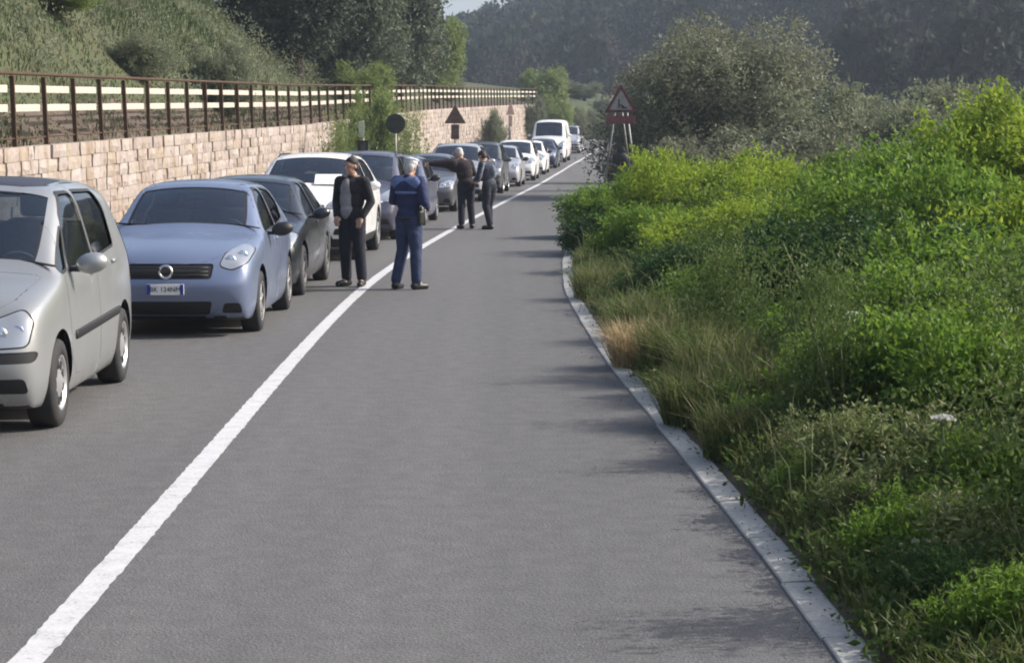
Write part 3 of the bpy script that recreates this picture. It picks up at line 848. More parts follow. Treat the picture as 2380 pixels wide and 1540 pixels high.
    # grille, lower intake
    for nm, poly, mat in P['front']:
        pp = rpoly(poly + [(-x, z) for x, z in poly[::-1]], .035, 4)
        fs = cut(bm, pp, 'y', frn)
        if not fs: continue
        if nm == 'grille':
            gob = lift(bm, fs, nm, mat, -.010, root)
            zz0 = min(z for x, z in poly); zz1 = max(z for x, z in poly); xm = min(x for x, z in poly) if poly else .3
            xm = max(x for x, z in poly) - .05
            nsl = 3
            for k in range(nsl):
                z = zz0 + (zz1 - zz0) * (k + 1) / (nsl + 1)
                yb = min((v.co.y for v in gob.data.vertices if abs(v.co.z - z) < .06), default=yf + .05)
                sb = bmesh.new()
                add_tube(sb, [(x, yb + .004 + .055 * (abs(x) / xm) ** 2 * P.get('bul', 1) * xm / W, z) for x in np.linspace(-xm, xm, 9)], .007, 6)
                link('slat', bm_mesh(sb, 'slat'), gob, P.get('slat_mat', M_trim))
        elif nm == 'bonnet_edge': lift(bm, fs, nm, mat, .001, root, keep=False)
        else: lift(bm, fs, nm, mat, -.006, root)
    # bonnet shut line
    if P.get('bonnet'):
        bn = P['bonnet']; up = lambda f: f.normal.z > .35 and f.calc_center_median().y < fa + P['cow_y'] + .02 and f.calc_center_median().z > .5
        poly = rpoly(bn + [(-x, y) for x, y in bn[::-1]], .08, 4)
        a = cut(bm, grow(poly, .008), 'z', up); b_ = set(cut(bm, poly, 'z', up))
        for f in a:
            if f.is_valid and f not in b_: f.material_index = 2
        b_ = [f for f in b_ if f.is_valid]
        if b_: lift(bm, b_, 'bonnet', pm, .001, root)
    # roof panel
    if P.get('roof_mat'):
        up = lambda f: f.normal.z > .3 and f.calc_center_median().z > H - .25
        rp = P['roof_poly']; poly = rpoly(rp + [(-x, y) for x, y in rp[::-1]], .06, 4)
        fs = cut(bm, poly, 'z', up)
        if fs: lift(bm, fs, 'roof_panel', P['roof_mat'], .002, root)
    # inner skin
    nb = bmesh.new(); vm = {}
    for f in bm.faces:
        c = f.calc_center_median()
        if c.z < .55 or c.y < fa + P['cow_y'] + .06 or c.y > yrr - .1: continue
        for v in f.verts:
            if v not in vm: vm[v] = nb.verts.new(v.co - v.normal * .03)
        g_ = nb.faces.new([vm[v] for v in f.verts][::-1]); g_.smooth = True
    link('cabin_lining', bm_mesh(nb, 'cabin_lining'), root, M_cabin)
    # underside dark
    for f in bm.faces:
        if f.normal.z < -.75 and f.calc_center_median().z < P['zb'] + .05: f.material_index = 1
        if P.get('sill') and f.calc_center_median().z < P['sill']: f.material_index = 1
    link('body', bm_mesh(bm, 'body'), root, [pm, M_trim, M_gap])
    # wheel housings
    ub = bmesh.new()
    add_box(ub, (0, 0, P['zb'] + .17), (W * 1.5, wb - 2 * ar - .04, .25))
    add_box(ub, (0, (yf + fa - ar) / 2 + .1, P['zb'] + .25), (W * 1.35, (fa - ar - yf) - .22, .25))
    add_box(ub, (0, (yrr + ra + ar) / 2 - .1, P['zb'] + .28), (W * 1.35, max(.1, (yrr - ra - ar) - .25), .25))
    for ya in (fa, ra):
        add_box(ub, (0, ya, (P['zb'] + .05 + r_ + .34) / 2), (W * 1.28, ar * 2.1, r_ + .29 - P['zb']))
    for v in ub.verts: pass
    link('underbody', bm_mesh(ub, 'underbody'), root, M_under)
    # wheels
    ty, ri = P['wheelset']
    for sg in (1, -1):
        for ya in (fa, ra):
            wh = empty('wheel', (sg * (W - .115), ya, r_), 0 if sg > 0 else math.pi, root)
            wh.rotation_euler.x = random.uniform(0, 1.2) if sg > 0 else 0
            link('tyre', ty, wh); link('rim', ri, wh)
    # cabin
    zf = .45
    db = bmesh.new(); yd = fa + P['cow_y'] + .24
    add_box(db, (0, yd, P['cowl'] - .16), (W * 1.70, .42, .26), None, .05)
    link('dashboard', bm_mesh(db, 'dashboard', True), root, M_cabin)
    fb = bmesh.new(); add_box(fb, (0, .1, zf - .04), (W * 1.62, wb - .5, .06)); link('cabin_floor', bm_mesh(fb, 'cabin_floor'), root, M_cabin)
    sh = H - 1.49
    for sx in (1, -1):
        sb = bmesh.new()
        y0 = fa + P.get('seat_y', 1.28)
        add_box(sb, (0, 0, zf + .12 + sh * .6), (.48, .5, .17), None, .05)
        add_box(sb, (0, .29, zf + .44 + sh), (.46, .14, .60), Matrix.Rotation(-.2, 3, 'X'), .06)
        add_box(sb, (0, .38, zf + .83 + sh), (.26, .09, .18), None, .04)
        link('seat', bm_mesh(sb, 'seat', True), root, M_seat, loc=(sx * W * .44, y0, 0))
    sb = bmesh.new()
    add_box(sb, (0, 0, zf + .13 + sh * .6), (W * 1.45, .48, .18), None, .05); add_box(sb, (0, .30, zf + .42 + sh), (W * 1.42, .14, .52), Matrix.Rotation(-.22, 3, 'X'), .06)
    for sx in (-1, 1): add_box(sb, (sx * W * .42, .38, zf + .76 + sh), (.24, .09, .13), None, .03)
    link('rear_seat', bm_mesh(sb, 'rear_seat', True), root, M_seat, loc=(0, fa + P.get('seat_y', 1.28) + .85, 0))
    st = bmesh.new(); R_ = .18
    add_tube(st, [(R_ * math.cos(t), 0, R_ * math.sin(t)) for t in np.linspace(0, 2 * math.pi, 25)], .016, 6, cap=False)
    add_box(st, (0, .02, 0), (.30, .03, .05), None, .01); add_box(st, (0, .02, -.08), (.05, .03, .14), None, .01)
    link('steering_wheel', bm_mesh(st, 'steering_wheel', True), root, M_cabin, loc=(W * .44, yd + .33, P['cowl'] - .08), rot=(R(-25), 0, 0))
    mb = bmesh.new(); add_box(mb, (0, 0, 0), (.22, .03, .065), None, .012); link('rear_view_mirror', bm_mesh(mb, 'rear_view_mirror', True), root, M_trim, loc=(0, fa + P['ws_y'] - .12, H - .20))
    # wipers
    for sx in (-.25, .32):
        wp = bmesh.new(); yb = fa + P['cow_y'] + .06
        add_tube(wp, [(sx * W * 2 - .30, yb + .07, P['cowl'] + .075), (sx * W * 2 + .05, yb + .03, P['cowl'] + .055), (sx * W * 2 + .22, yb - .02, P['cowl'] + .03)], .009, 5)
        link('wiper', bm_mesh(wp, 'wiper'), root, M_trim)
    # number plate
    if P.get('plate'):
        pz, txt = P['plate']
        py = P['plate_y'] if 'plate_y' in P else yf - .012
        pb = bmesh.new(); add_box(pb, (0, 0, 0), (.36, .014, .105), None, .004); pl = link('number_plate', bm_mesh(pb, 'number_plate'), root, M_plate, loc=(0, py, pz))
        for sx in (-1, 1):
            sbm = bmesh.new(); add_box(sbm, (0, 0, 0), (.034, .004, .10)); link('blue_band', bm_mesh(sbm, 'blue_band'), pl, M_plateb, loc=(sx * .161, -.009, 0))
        if txt: link('lettering', text_mesh(txt, .066, M_ink), pl, loc=(0, -.009, 0), rot=(R(90), 0, 0))
    if P.get('badge'):
        bz, br = P['badge']
        bb = bmesh.new(); add_tube(bb, [(br * math.cos(t), 0, br * math.sin(t)) for t in np.linspace(0, 2 * math.pi, 25)], br * .22, 6, cap=False)
        link('badge', bm_mesh(bb, 'badge', True), root, M_chrome, loc=(0, P.get('badge_y', yf + .015), bz))
    if P.get('antenna'):
        ab = bmesh.new(); add_tube(ab, [(0, 0, 0), (0, .12, .30)], [.006, .003], 5); link('antenna', bm_mesh(ab, 'antenna'), root, M_trim, loc=(0, P['antenna'], H - .03))
    if P.get('roof_rails'):
        for sg in (-1, 1):
            rb = bmesh.new(); ys_ = np.linspace(fa + P['ws_y'] + .2, ra + P['roof_end'] - .15, 7)
            add_tube(rb, [(sg * P['wr'] * W * .86, y, H - .035 - (0.05 if i in (0, 6) else 0)) for i, y in enumerate(ys_)], .018, 6)
            link('roof_rail', bm_mesh(rb, 'roof_rail'), root, P['roof_rails'])
    return root
def copy_tree(o, parent=None):
    c = o.copy(); col.objects.link(c); c.parent = parent
    for ch in o.children: copy_tree(ch, c)
    return c
def repaint(root, old, new):
    for ch in root.children:
        if ch.type == 'MESH' and old.name in [m.name for m in ch.data.materials if m]:
            for s in ch.material_slots:
                if s.material == old: s.link = 'OBJECT'; s.material = new
# ------------------------------------------------------------------ vehicle models
WS_cover = wheel_meshes(.30, .195, 'cover'); WS_seven = wheel_meshes(.305, .205, 'seven'); WS_five = wheel_meshes(.34, .235, 'five'); WS_dark = wheel_meshes(.31, .21, 'dark')
MINIVAN = dict(W=1.70, H=1.665, wb=2.51, fo=.78, ro=.66, zb=.17, r=.30, lip=.84, cowl=1.05, hood_crown=.05, belt=(.99, 1.06), wr=.80, rail=.15,
    cow_y=.16, ws_y=1.02, roof_end=.42, rear_belt_y=.5, drop=.09, tail_z=1.02, nose=(.22, .06, .0, .05, .10, .20), rear=(.15, .03, 0, .05, .12, .16),
    sidewin=[('quarter_window', [(-1.00, 1.035), (-.80, 1.05), (-.52, 1.33)]), ('side_window', [(-.73, 1.045), (.13, 1.07), (.13, 1.545), (-.19, 1.545), (-.44, 1.39)]), ('rear_side_window', [(.21, 1.075), (1.08, 1.12), (1.12, 1.40), (.95, 1.535), (.21, 1.55)])],
    doors=[[(-.98, .98), (-.90, .42), (-.72, .30), (.17, .30), (.17, 1.60), (-.30, 1.60), (-.62, 1.36)], [(.185, .30), (.80, .30), (1.02, .62), (1.20, .98), (1.18, 1.42), (1.02, 1.60), (.185, 1.61)]],
    handles=[(-.0, .97), (.90, 1.0)], lamp=[(.45, .60), (.74, .61), (.765, .77), (.70, .84), (.46, .75)], bowls=[(.57, .69, .05), (.68, .71, .04)],
    fog=[(.48, .74, .30, .40)], tail_lamp=[(.62, .80), (.86, .80), (.86, 1.30), (.70, 1.30)], mirror=(-.72, 1.08), screen=[(.665, 1.13), (.585, 1.36), (.505, 1.53)],
    rscreen=[(.56, 1.12), (.50, 1.48)], front=[('grille', [(.36, .66), (.36, .76)], M_trim), ('lower_intake', [(.44, .28), (.40, .44)], M_trim), ('bumper_strip', [(.78, .50), (.80, .575)], M_trim)],
    bonnet=[(.34, -1.95), (.62, -1.70), (.70, -1.15)], plate=(.47, ''), badge=(.80, .05), strip=(.55, .61, -.80, 1.0), wheelset=WS_cover, seat_y=1.15)
HATCH = dict(W=1.69, H=1.49, wb=2.51, fo=.86, ro=.66, zb=.15, r=.305, lip=.77, cowl=.985, hood_crown=.04, belt=(.93, 1.01), wr=.76, rail=.12,
    cow_y=.36, ws_y=1.20, roof_end=.22, rear_belt_y=.5, drop=.10, tail_z=.98, nose=(.20, .05, .0, .04, .09, .17), rear=(.15, .03, 0, .05, .12, .16), bul=1.2,
    sidewin=[('side_window', [(-.60, .975), (.22, 1.00), (.22, 1.385), (.02, 1.385), (-.25, 1.25)]), ('rear_side_window', [(.30, 1.005), (.95, 1.06), (1.12, 1.22), (.86, 1.355), (.30, 1.39)])],
    doors=[[(-.86, .90), (-.80, .40), (-.62, .27), (.26, .27), (.26, 1.43), (-.03, 1.43), (-.48, 1.16)], [(.275, .27), (.78, .27), (.98, .60), (1.12, .95), (1.20, 1.22), (.90, 1.41), (.275, 1.435)]],
    handles=[(.12, .87), (.92, .91)], lamp=[(.50, .70), (.62, .66), (.76, .72), (.79, .84), (.68, .89), (.55, .82)], bowls=[(.60, .745, .055), (.70, .79, .05)],
    fog=[(.52, .72, .24, .34)], tail_lamp=[(.60, .85), (.86, .85), (.86, 1.25), (.72, 1.25)], mirror=(-.46, .99), screen=[(.70, 1.03), (.565, 1.40)],
    rscreen=[(.54, 1.06), (.46, 1.36)], front=[('grille', [(.43, .575), (.45, .72)], M_trim), ('lower_intake', [(.40, .22), (.44, .36)], M_trim)],
    bonnet=[(.30, -1.98), (.50, -1.86), (.66, -1.50), (.71, -.96)], plate=(.48, 'BK 124NM'), badge=(.65, .06), wheelset=WS_seven, antenna=.9)
SUV = dict(W=1.85, H=1.66, wb=2.64, fo=.90, ro=.86, zb=.21, r=.34, lip=.92, cowl=1.10, hood_crown=.04, belt=(1.05, 1.13), wr=.75, rail=.12,
    cow_y=.42, ws_y=1.30, roof_end=.42, rear_belt_y=.5, drop=.10, tail_z=1.12, nose=(.22, .07, .02, .02, .06, .14), rear=(.18, .05, 0, .05, .12, .18),
    sidewin=[('side_window', [(-.62, 1.10), (.24, 1.12), (.24, 1.545), (.06, 1.545), (-.24, 1.38)]), ('rear_side_window', [(.33, 1.125), (1.30, 1.19), (1.36, 1.32), (1.02, 1.51), (.33, 1.55)])],
    doors=[[(-.88, 1.0), (-.80, .50), (-.62, .36), (.28, .36), (.28, 1.59), (0, 1.59), (-.48, 1.29)], [(.295, .36), (.80, .36), (1.05, .75), (1.20, 1.10), (1.25, 1.42), (1.05, 1.57), (.295, 1.59)]],
    handles=[(.12, 1.0), (.95, 1.04)], lamp=[(.48, .82), (.84, .84), (.88, .97), (.80, 1.0), (.50, .90)], bowls=[(.60, .87, .05), (.74, .90, .05)],
    fog=[(.58, .80, .42, .52)], tail_lamp=[(.60, .98), (.92, .98), (.92, 1.16), (.66, 1.16)], mirror=(-.50, 1.13), screen=[(.74, 1.15), (.60, 1.555)],
    rscreen=[(.56, 1.20), (.48, 1.50)], front=[('grille', [(.40, .76), (.46, .88)], M_trim), ('lower_intake', [(.60, .30), (.52, .50)], M_trim)],
    bonnet=[(.40, -2.08), (.60, -1.90), (.72, -1.55), (.78, -.98)], plate=(.60, ''), badge=(.90, .05), wheelset=WS_five, cladding=True, sill=.36, roof_rails=M_trim)
MPV = dict(MINIVAN, W=1.80, H=1.63, wb=2.68, fo=.84, ro=.74, lip=.80, cowl=1.02, belt=(.97, 1.05), cow_y=.26, ws_y=1.22,
    nose=(.20, .04, 0, .05, .11, .22), lamp=[(.46, .68), (.84, .74), (.86, .90), (.72, .94), (.50, .80)], front=[('grille', [(.42, .62), (.44, .70)], M_trim), ('lower_intake', [(.50, .26), (.46, .46)], M_trim)],
    sidewin=[('side_window', [(-.74, 1.02), (.18, 1.05), (.18, 1.51), (-.06, 1.51), (-.38, 1.33)]), ('rear_side_window', [(.27, 1.055), (1.25, 1.11), (1.27, 1.36), (1.05, 1.49), (.27, 1.515)])],
    doors=[[(-.96, .94), (-.88, .42), (-.70, .30), (.22, .30), (.22, 1.56), (-.12, 1.56), (-.60, 1.30)], [(.235, .30), (.86, .30), (1.08, .66), (1.26, 1.0), (1.28, 1.38), (1.08, 1.55), (.235, 1.57)]],
    bonnet=[(.36, -2.06), (.62, -1.80), (.72, -1.12)], mirror=(-.66, 1.04), screen=[(.69, 1.07), (.61, 1.31), (.53, 1.505)], rscreen=[(.56, 1.1), (.5, 1.46)], strip=None, plate=(.48, ''), badge=(.76, .05), wheelset=WS_seven, roof_rails=M_trim)
SALOON = dict(HATCH, W=1.75, H=1.44, wb=2.60, fo=.86, ro=.90, lip=.72, cowl=.94, belt=(.90, .95), cow_y=.42, ws_y=1.28, roof_end=-.12, rear_belt_y=.48, drop=.05, boot=.98, wr=.72,
    sidewin=[('side_window', [(-.62, .94), (.22, .96), (.22, 1.335), (.04, 1.335), (-.25, 1.20)]), ('rear_side_window', [(.30, .965), (1.05, 1.0), (1.20, 1.06), (.95, 1.29), (.30, 1.34)])],
    doors=[[(-.90, .86), (-.82, .40), (-.64, .27), (.26, .27), (.26, 1.38), (0, 1.38), (-.48, 1.12)], [(.275, .27), (.82, .27), (1.03, .60), (1.22, .94), (1.15, 1.14), (.98, 1.34), (.275, 1.385)]],
    handles=[(.12, .84), (.98, .87)], lamp=[(.46, .60), (.80, .64), (.82, .76), (.68, .80), (.48, .71)], bowls=[(.56, .66, .05), (.69, .69, .05)], fog=[(.56, .74, .24, .34)],
    tail_lamp=[(.58, .72), (.88, .72), (.88, .92), (.64, .92)], mirror=(-.50, .97), screen=[(.72, .98), (.565, 1.355)], rscreen=[(.56, 1.03), (.50, 1.32)],
    front=[('grille', [(.36, .55), (.38, .67)], M_trim), ('lower_intake', [(.46, .22), (.42, .36)], M_trim)], bonnet=[(.34, -2.06), (.54, -1.90), (.68, -1.5), (.73, -.92)], badge=(.68, .045), plate=(.45, ''), wheelset=WS_dark, antenna=None)
VAN = dict(W=1.96, H=2.25, wb=3.10, fo=.95, ro=.95, zb=.22, r=.33, lip=1.02, cowl=1.30, hood_crown=.05, belt=(1.22, 1.24), wr=.83, rail=.16,
    cow_y=.02, ws_y=.72, roof_end=.82, rear_belt_y=.9, drop=.04, tail_z=1.30, tail=.1, nose=(.22, .07, .0, .05, .12, .22), rear=(.06, .02, 0, .0, .02, .04),
    sidewin=[('side_window', [(-1.05, 1.27), (-.30, 1.29), (-.30, 1.92), (-.62, 1.92), (-.86, 1.66)])],
    doors=[[(-1.28, 1.10), (-1.16, .55), (-.98, .40), (-.20, .40), (-.20, 2.02), (-.66, 2.02), (-.98, 1.68)]],
    handles=[(-.34, 1.12)], lamp=[(.56, .84), (.88, .88), (.93, 1.12), (.80, 1.18), (.60, .98)], bowls=[(.68, .93, .07), (.80, 1.02, .06)], fog=[(.62, .82, .40, .50)],
    tail_lamp=[(.82, .90), (.96, .90), (.96, 1.40), (.84, 1.40)], mirror=(-.95, 1.42), screen=[(.82, 1.39), (.72, 2.0)], rscreen=[(.60, 1.40), (.55, 1.90)],
    front=[('grille', [(.50, .74), (.46, .92)], M_trim), ('lower_intake', [(.60, .32), (.56, .52)], M_trim)], bonnet=[(.40, -2.40), (.70, -2.05), (.82, -1.54)], plate=(.60, ''), badge=(.97, .06), wheelset=wheel_meshes(.33, .215, 'dark'), seat_y=.95)
# ------------------------------------------------------------------ the queue of vehicles
C_silver = paint('silver paint', (.335, .345, .35), .55, .40); C_blue = paint('light blue paint', (.165, .205, .315), .40, .36); C_black = paint('black paint', (.014, .016, .022), .2, .3)
C_white = paint('white paint', (.74, .74, .74), 0, .4); C_mauve = paint('grey violet paint', (.075, .072, .108), .35, .36); C_greyb = paint('grey blue paint', (.10, .11, .175), .4, .36)
C_silvb = paint('cool silver paint', (.44, .45, .48), .4, .36); C_dark = paint('dark blue paint', (.03, .04, .085), .3, .32); C_grey = paint('mid grey paint', (.10, .103, .115), .4, .36)
M_roofd = plain('dark roof panel', (.03, .03, .045), .5)
G = 'cars waiting in the queue along the wall'
def put(o, ywheel, xr, W, wb, label, cat='car', turn=0.0):
    """front axle at depth ywheel, outer side towards the centre line at lateral xr"""
    h = heading(ywheel + wb / 2)
    yc = ywheel + wb / 2 * math.cos(h); xc = xr - W / 2 + wb / 2 * math.sin(h)
    o.location = (xc, yc, float(rz(yc))); sl_ = float(rz(yc + 1) - rz(yc - 1)) / 2
    o.rotation_euler = (math.atan(sl_), 0, -h + turn)
    tag(o, label, cat, G); return o
P1 = dict(MINIVAN, paint=C_silver, roof_mat=M_roofd, roof_poly=[(.50, -.22), (.50, .55)])
car1 = put(build_car('minivan_car', P1), 13.95, -3.06, 1.70, 2.51, 'silver tall minivan nearest the camera cut off by the left edge', turn=R(.5))
P2 = dict(HATCH, paint=C_blue)
P2['mirror_mat'] = M_trim
car2 = put(build_car('hatchback_car', P2), 20.75, -2.50, 1.69, 2.51, 'light blue hatchback with dark grille standing behind the silver minivan')
P3 = dict(SALOON, paint=C_black)
car3 = put(build_car('saloon_car', P3), 25.35, -2.53, 1.75, 2.60, 'glossy black car squeezed between the light blue hatchback and the white crossover')
P4 = dict(SUV, paint=C_white)
car4 = put(build_car('crossover_car', P4), 32.4, -2.36, 1.85, 2.64, 'white crossover with dark bumper and paper on its dashboard behind the black car')
bm = bmesh.new(); add_box(bm, (0, 0, 0), (.42, .012, .28), Matrix.Rotation(R(-58), 3, 'X')); pp = link('paper_sheet', bm_mesh(bm, 'paper_sheet'), None, M_paper)
pp.location = (car4.location.x + .30, car4.location.y - 1.32 + .56, 1.24); tag(pp, 'white sheet of paper lying behind the windscreen of the white crossover', 'paper')
P5 = dict(MPV, paint=C_mauve)
car5 = put(build_car('minivan_car', P5), 38.6, -2.05, 1.80, 2.68, 'grey violet minivan with roof rails behind the navy officer')
car6 = copy_tree(car2); repaint(car6, C_blue, C_greyb); put(car6, 44.3, -1.82, 1.69, 2.51, 'grey blue hatchback just right of the navy officer')
car7 = copy_tree(car3); repaint(car7, C_black, C_grey); put(car7, 52.0, -1.35, 1.75, 2.60, 'dark grey saloon whose bonnet shows under the outstretched dark arm')
car8 = copy_tree(car4); repaint(car8, C_white, C_silvb); put(car8, 59.5, -.75, 1.85, 2.64, 'silver crossover mostly hidden behind the two dark figures')
car9 = copy_tree(car1); repaint(car9, C_silver, C_grey); put(car9, 67.2, -.25, 1.70, 2.51, 'mid grey minivan just right of the person with bowed head')
for ch in list(car9.children):
    if ch.name.startswith('side_moulding'): bpy.data.objects.remove(ch)
car10 = copy_tree(car2); repaint(car10, C_blue, C_silvb); put(car10, 75.4, .35, 1.69, 2.51, 'pale silver hatchback following the mid grey minivan')
car11 = copy_tree(car5); repaint(car11, C_mauve, C_white); put(car11, 84.0, .98, 1.80, 2.68, 'white minivan between the pale silver hatchback and the white hatchback')
car12 = copy_tree(car2); repaint(car12, C_blue, C_white); put(car12, 93.0, 1.55, 1.69, 2.51, 'white hatchback queuing in front of the dark blue car')
car13 = copy_tree(car3); repaint(car13, C_black, C_dark); put(car13, 102.2, 2.25, 1.75, 2.60, 'dark blue saloon standing right in front of the white van')
P14 = dict(VAN, paint=C_white)
car14 = put(build_car('van', P14), 111.5, 2.95, 1.96, 3.10, 'tall white van towering over the far end of the queue', 'van')
car15 = copy_tree(car1); repaint(car15, C_silver, C_silvb); put(car15, 126, 4.2, 1.70, 2.51, 'silver tall car last in the queue behind the white van')
for c_ in (car6, car10, car12):
    for ch in c_.children:
        if ch.name.startswith('number_plate'):
            for g_ in list(ch.children):
                if g_.name.startswith('lettering'): bpy.data.objects.remove(g_)
# ------------------------------------------------------------------ people
def capsule(bm, p0, r0, p1, r1, seg=12):
    p0, p1 = Vector(p0), Vector(p1); d = (p1 - p0)
    L = d.length; d = d / L if L > 1e-6 else Vector((0, 0, 1))
    pts, rs = [], []
    for k in range(5):
        a = k * math.pi / 8; pts.append(p0 - d * r0 * math.cos(a)); rs.append(max(r0 * math.sin(a), 1e-3))
    for k in range(5):
        a = math.pi / 2 + k * math.pi / 8; pts.append(p1 - d * r1 * math.cos(a)); rs.append(max(r1 * math.sin(a), 1e-3))
    add_tube(bm, pts, rs, seg)
def ellipsoid(bm, c, r, rot=None):
    q = bmesh.ops.create_uvsphere(bm, u_segments=16, v_segments=10, radius=1)
    M = Matrix.Translation(Vector(c)) @ (rot.to_4x4() if rot is not None else Matrix.Identity(4)) @ Matrix.Diagonal((r[0], r[1], r[2], 1))
    bmesh.ops.transform(bm, matrix=M, verts=q['verts'])
def blend(name, prims, mat, parent, voxel=.012, smooth=4):
    """merge tapered limbs and rounded masses into one continuous skin"""
    bm = bmesh.new()
    for p in prims:
        if p[0] == 'c': capsule(bm, *p[1:])
        else: ellipsoid(bm, *p[1:])
    me = bm_mesh(bm, name); o = bpy.data.objects.new(name, me); col.objects.link(o)
    m = o.modifiers.new('r', 'REMESH'); m.mode = 'VOXEL'; m.voxel_size = voxel; m.use_smooth_shade = True
    if smooth:
        s = o.modifiers.new('s', 'SMOOTH'); s.iterations = smooth; s.factor = .5
    dg = bpy.context.evaluated_depsgraph_get()
    m2 = bpy.data.meshes.new_from_object(o.evaluated_get(dg)); bpy.data.objects.remove(o); bpy.data.meshes.remove(me)
    m2.materials.clear(); return link(name, m2, parent, mat, smooth=True)
M_skin = plain('skin', (.40, .24, .17), .55)
def cloth(name, c):
    m = plain(name, c, .9, noise=.25, nscale=9, bump=.9)
    for n in m.node_tree.nodes:
        if n.type == 'BUMP': n.inputs['Distance'].default_value = .035
    return m
M_black = cloth('black jacket cloth', (.012, .012, .016)); M_greysh = cloth('grey jersey', (.25, .235, .25)); M_navy = cloth('navy uniform cloth', (.016, .026, .085))
M_navyt = cloth('blue grey trouser cloth', (.03, .045, .10)); M_dkt = cloth('dark trouser cloth', (.013, .014, .026)); M_blue = cloth('mid blue band', (.13, .18, .36))
M_shoe = plain('black shoe leather', (.012, .012, .013), .45); M_hair = plain('dark hair', (.018, .013, .011), .7, noise=.4, nscale=40); M_whair = plain('grey hair', (.42, .41, .40), .75, noise=.3, nscale=40)
M_pale = cloth('pale grey cloth', (.30, .32, .37)); M_capc = cloth('pale cap cloth', (.55, .55, .56)); M_charc = cloth('charcoal jacket cloth', (.035, .042, .062)); M_brownb = cloth('dark brown jacket cloth', (.022, .015, .018))

def hand_prims(w, d, up, side):
    """palm, four fingers of unequal length and a thumb, from wrist w along d; up = back of the hand"""
    w, d, up = Vector(w), Vector(d).normalized(), Vector(up).normalized()
    s = d.cross(up).normalized() * side; up = s.cross(d).normalized() * side
    pr = [('c', w, .024, w + d * .05, .03), ('c', w + d * .03 + s * .016, .018, w + d * .085 + s * .026, .016), ('c', w + d * .03 - s * .016, .018, w + d * .085 - s * .026, .016)]
    for k, (o, L) in enumerate(((.030, .060), (.010, .072), (-.010, .066), (-.030, .050))):
        b = w + d * .088 + s * o; m = b + d * L * .5 - up * .010 * 1; t = m + (d * .75 - up * .65) * L * .55
        pr += [('c', b, .0095, m, .0088), ('c', m, .0088, t, .0075)]
    b = w + d * .03 + s * .03; m = b + (d * .6 + s * .7) * .035; t = m + (d * .95 + s * .05 - up * .3) * .036
    pr += [('c', b, .012, m, .0105), ('c', m, .0105, t, .009)]
    return pr
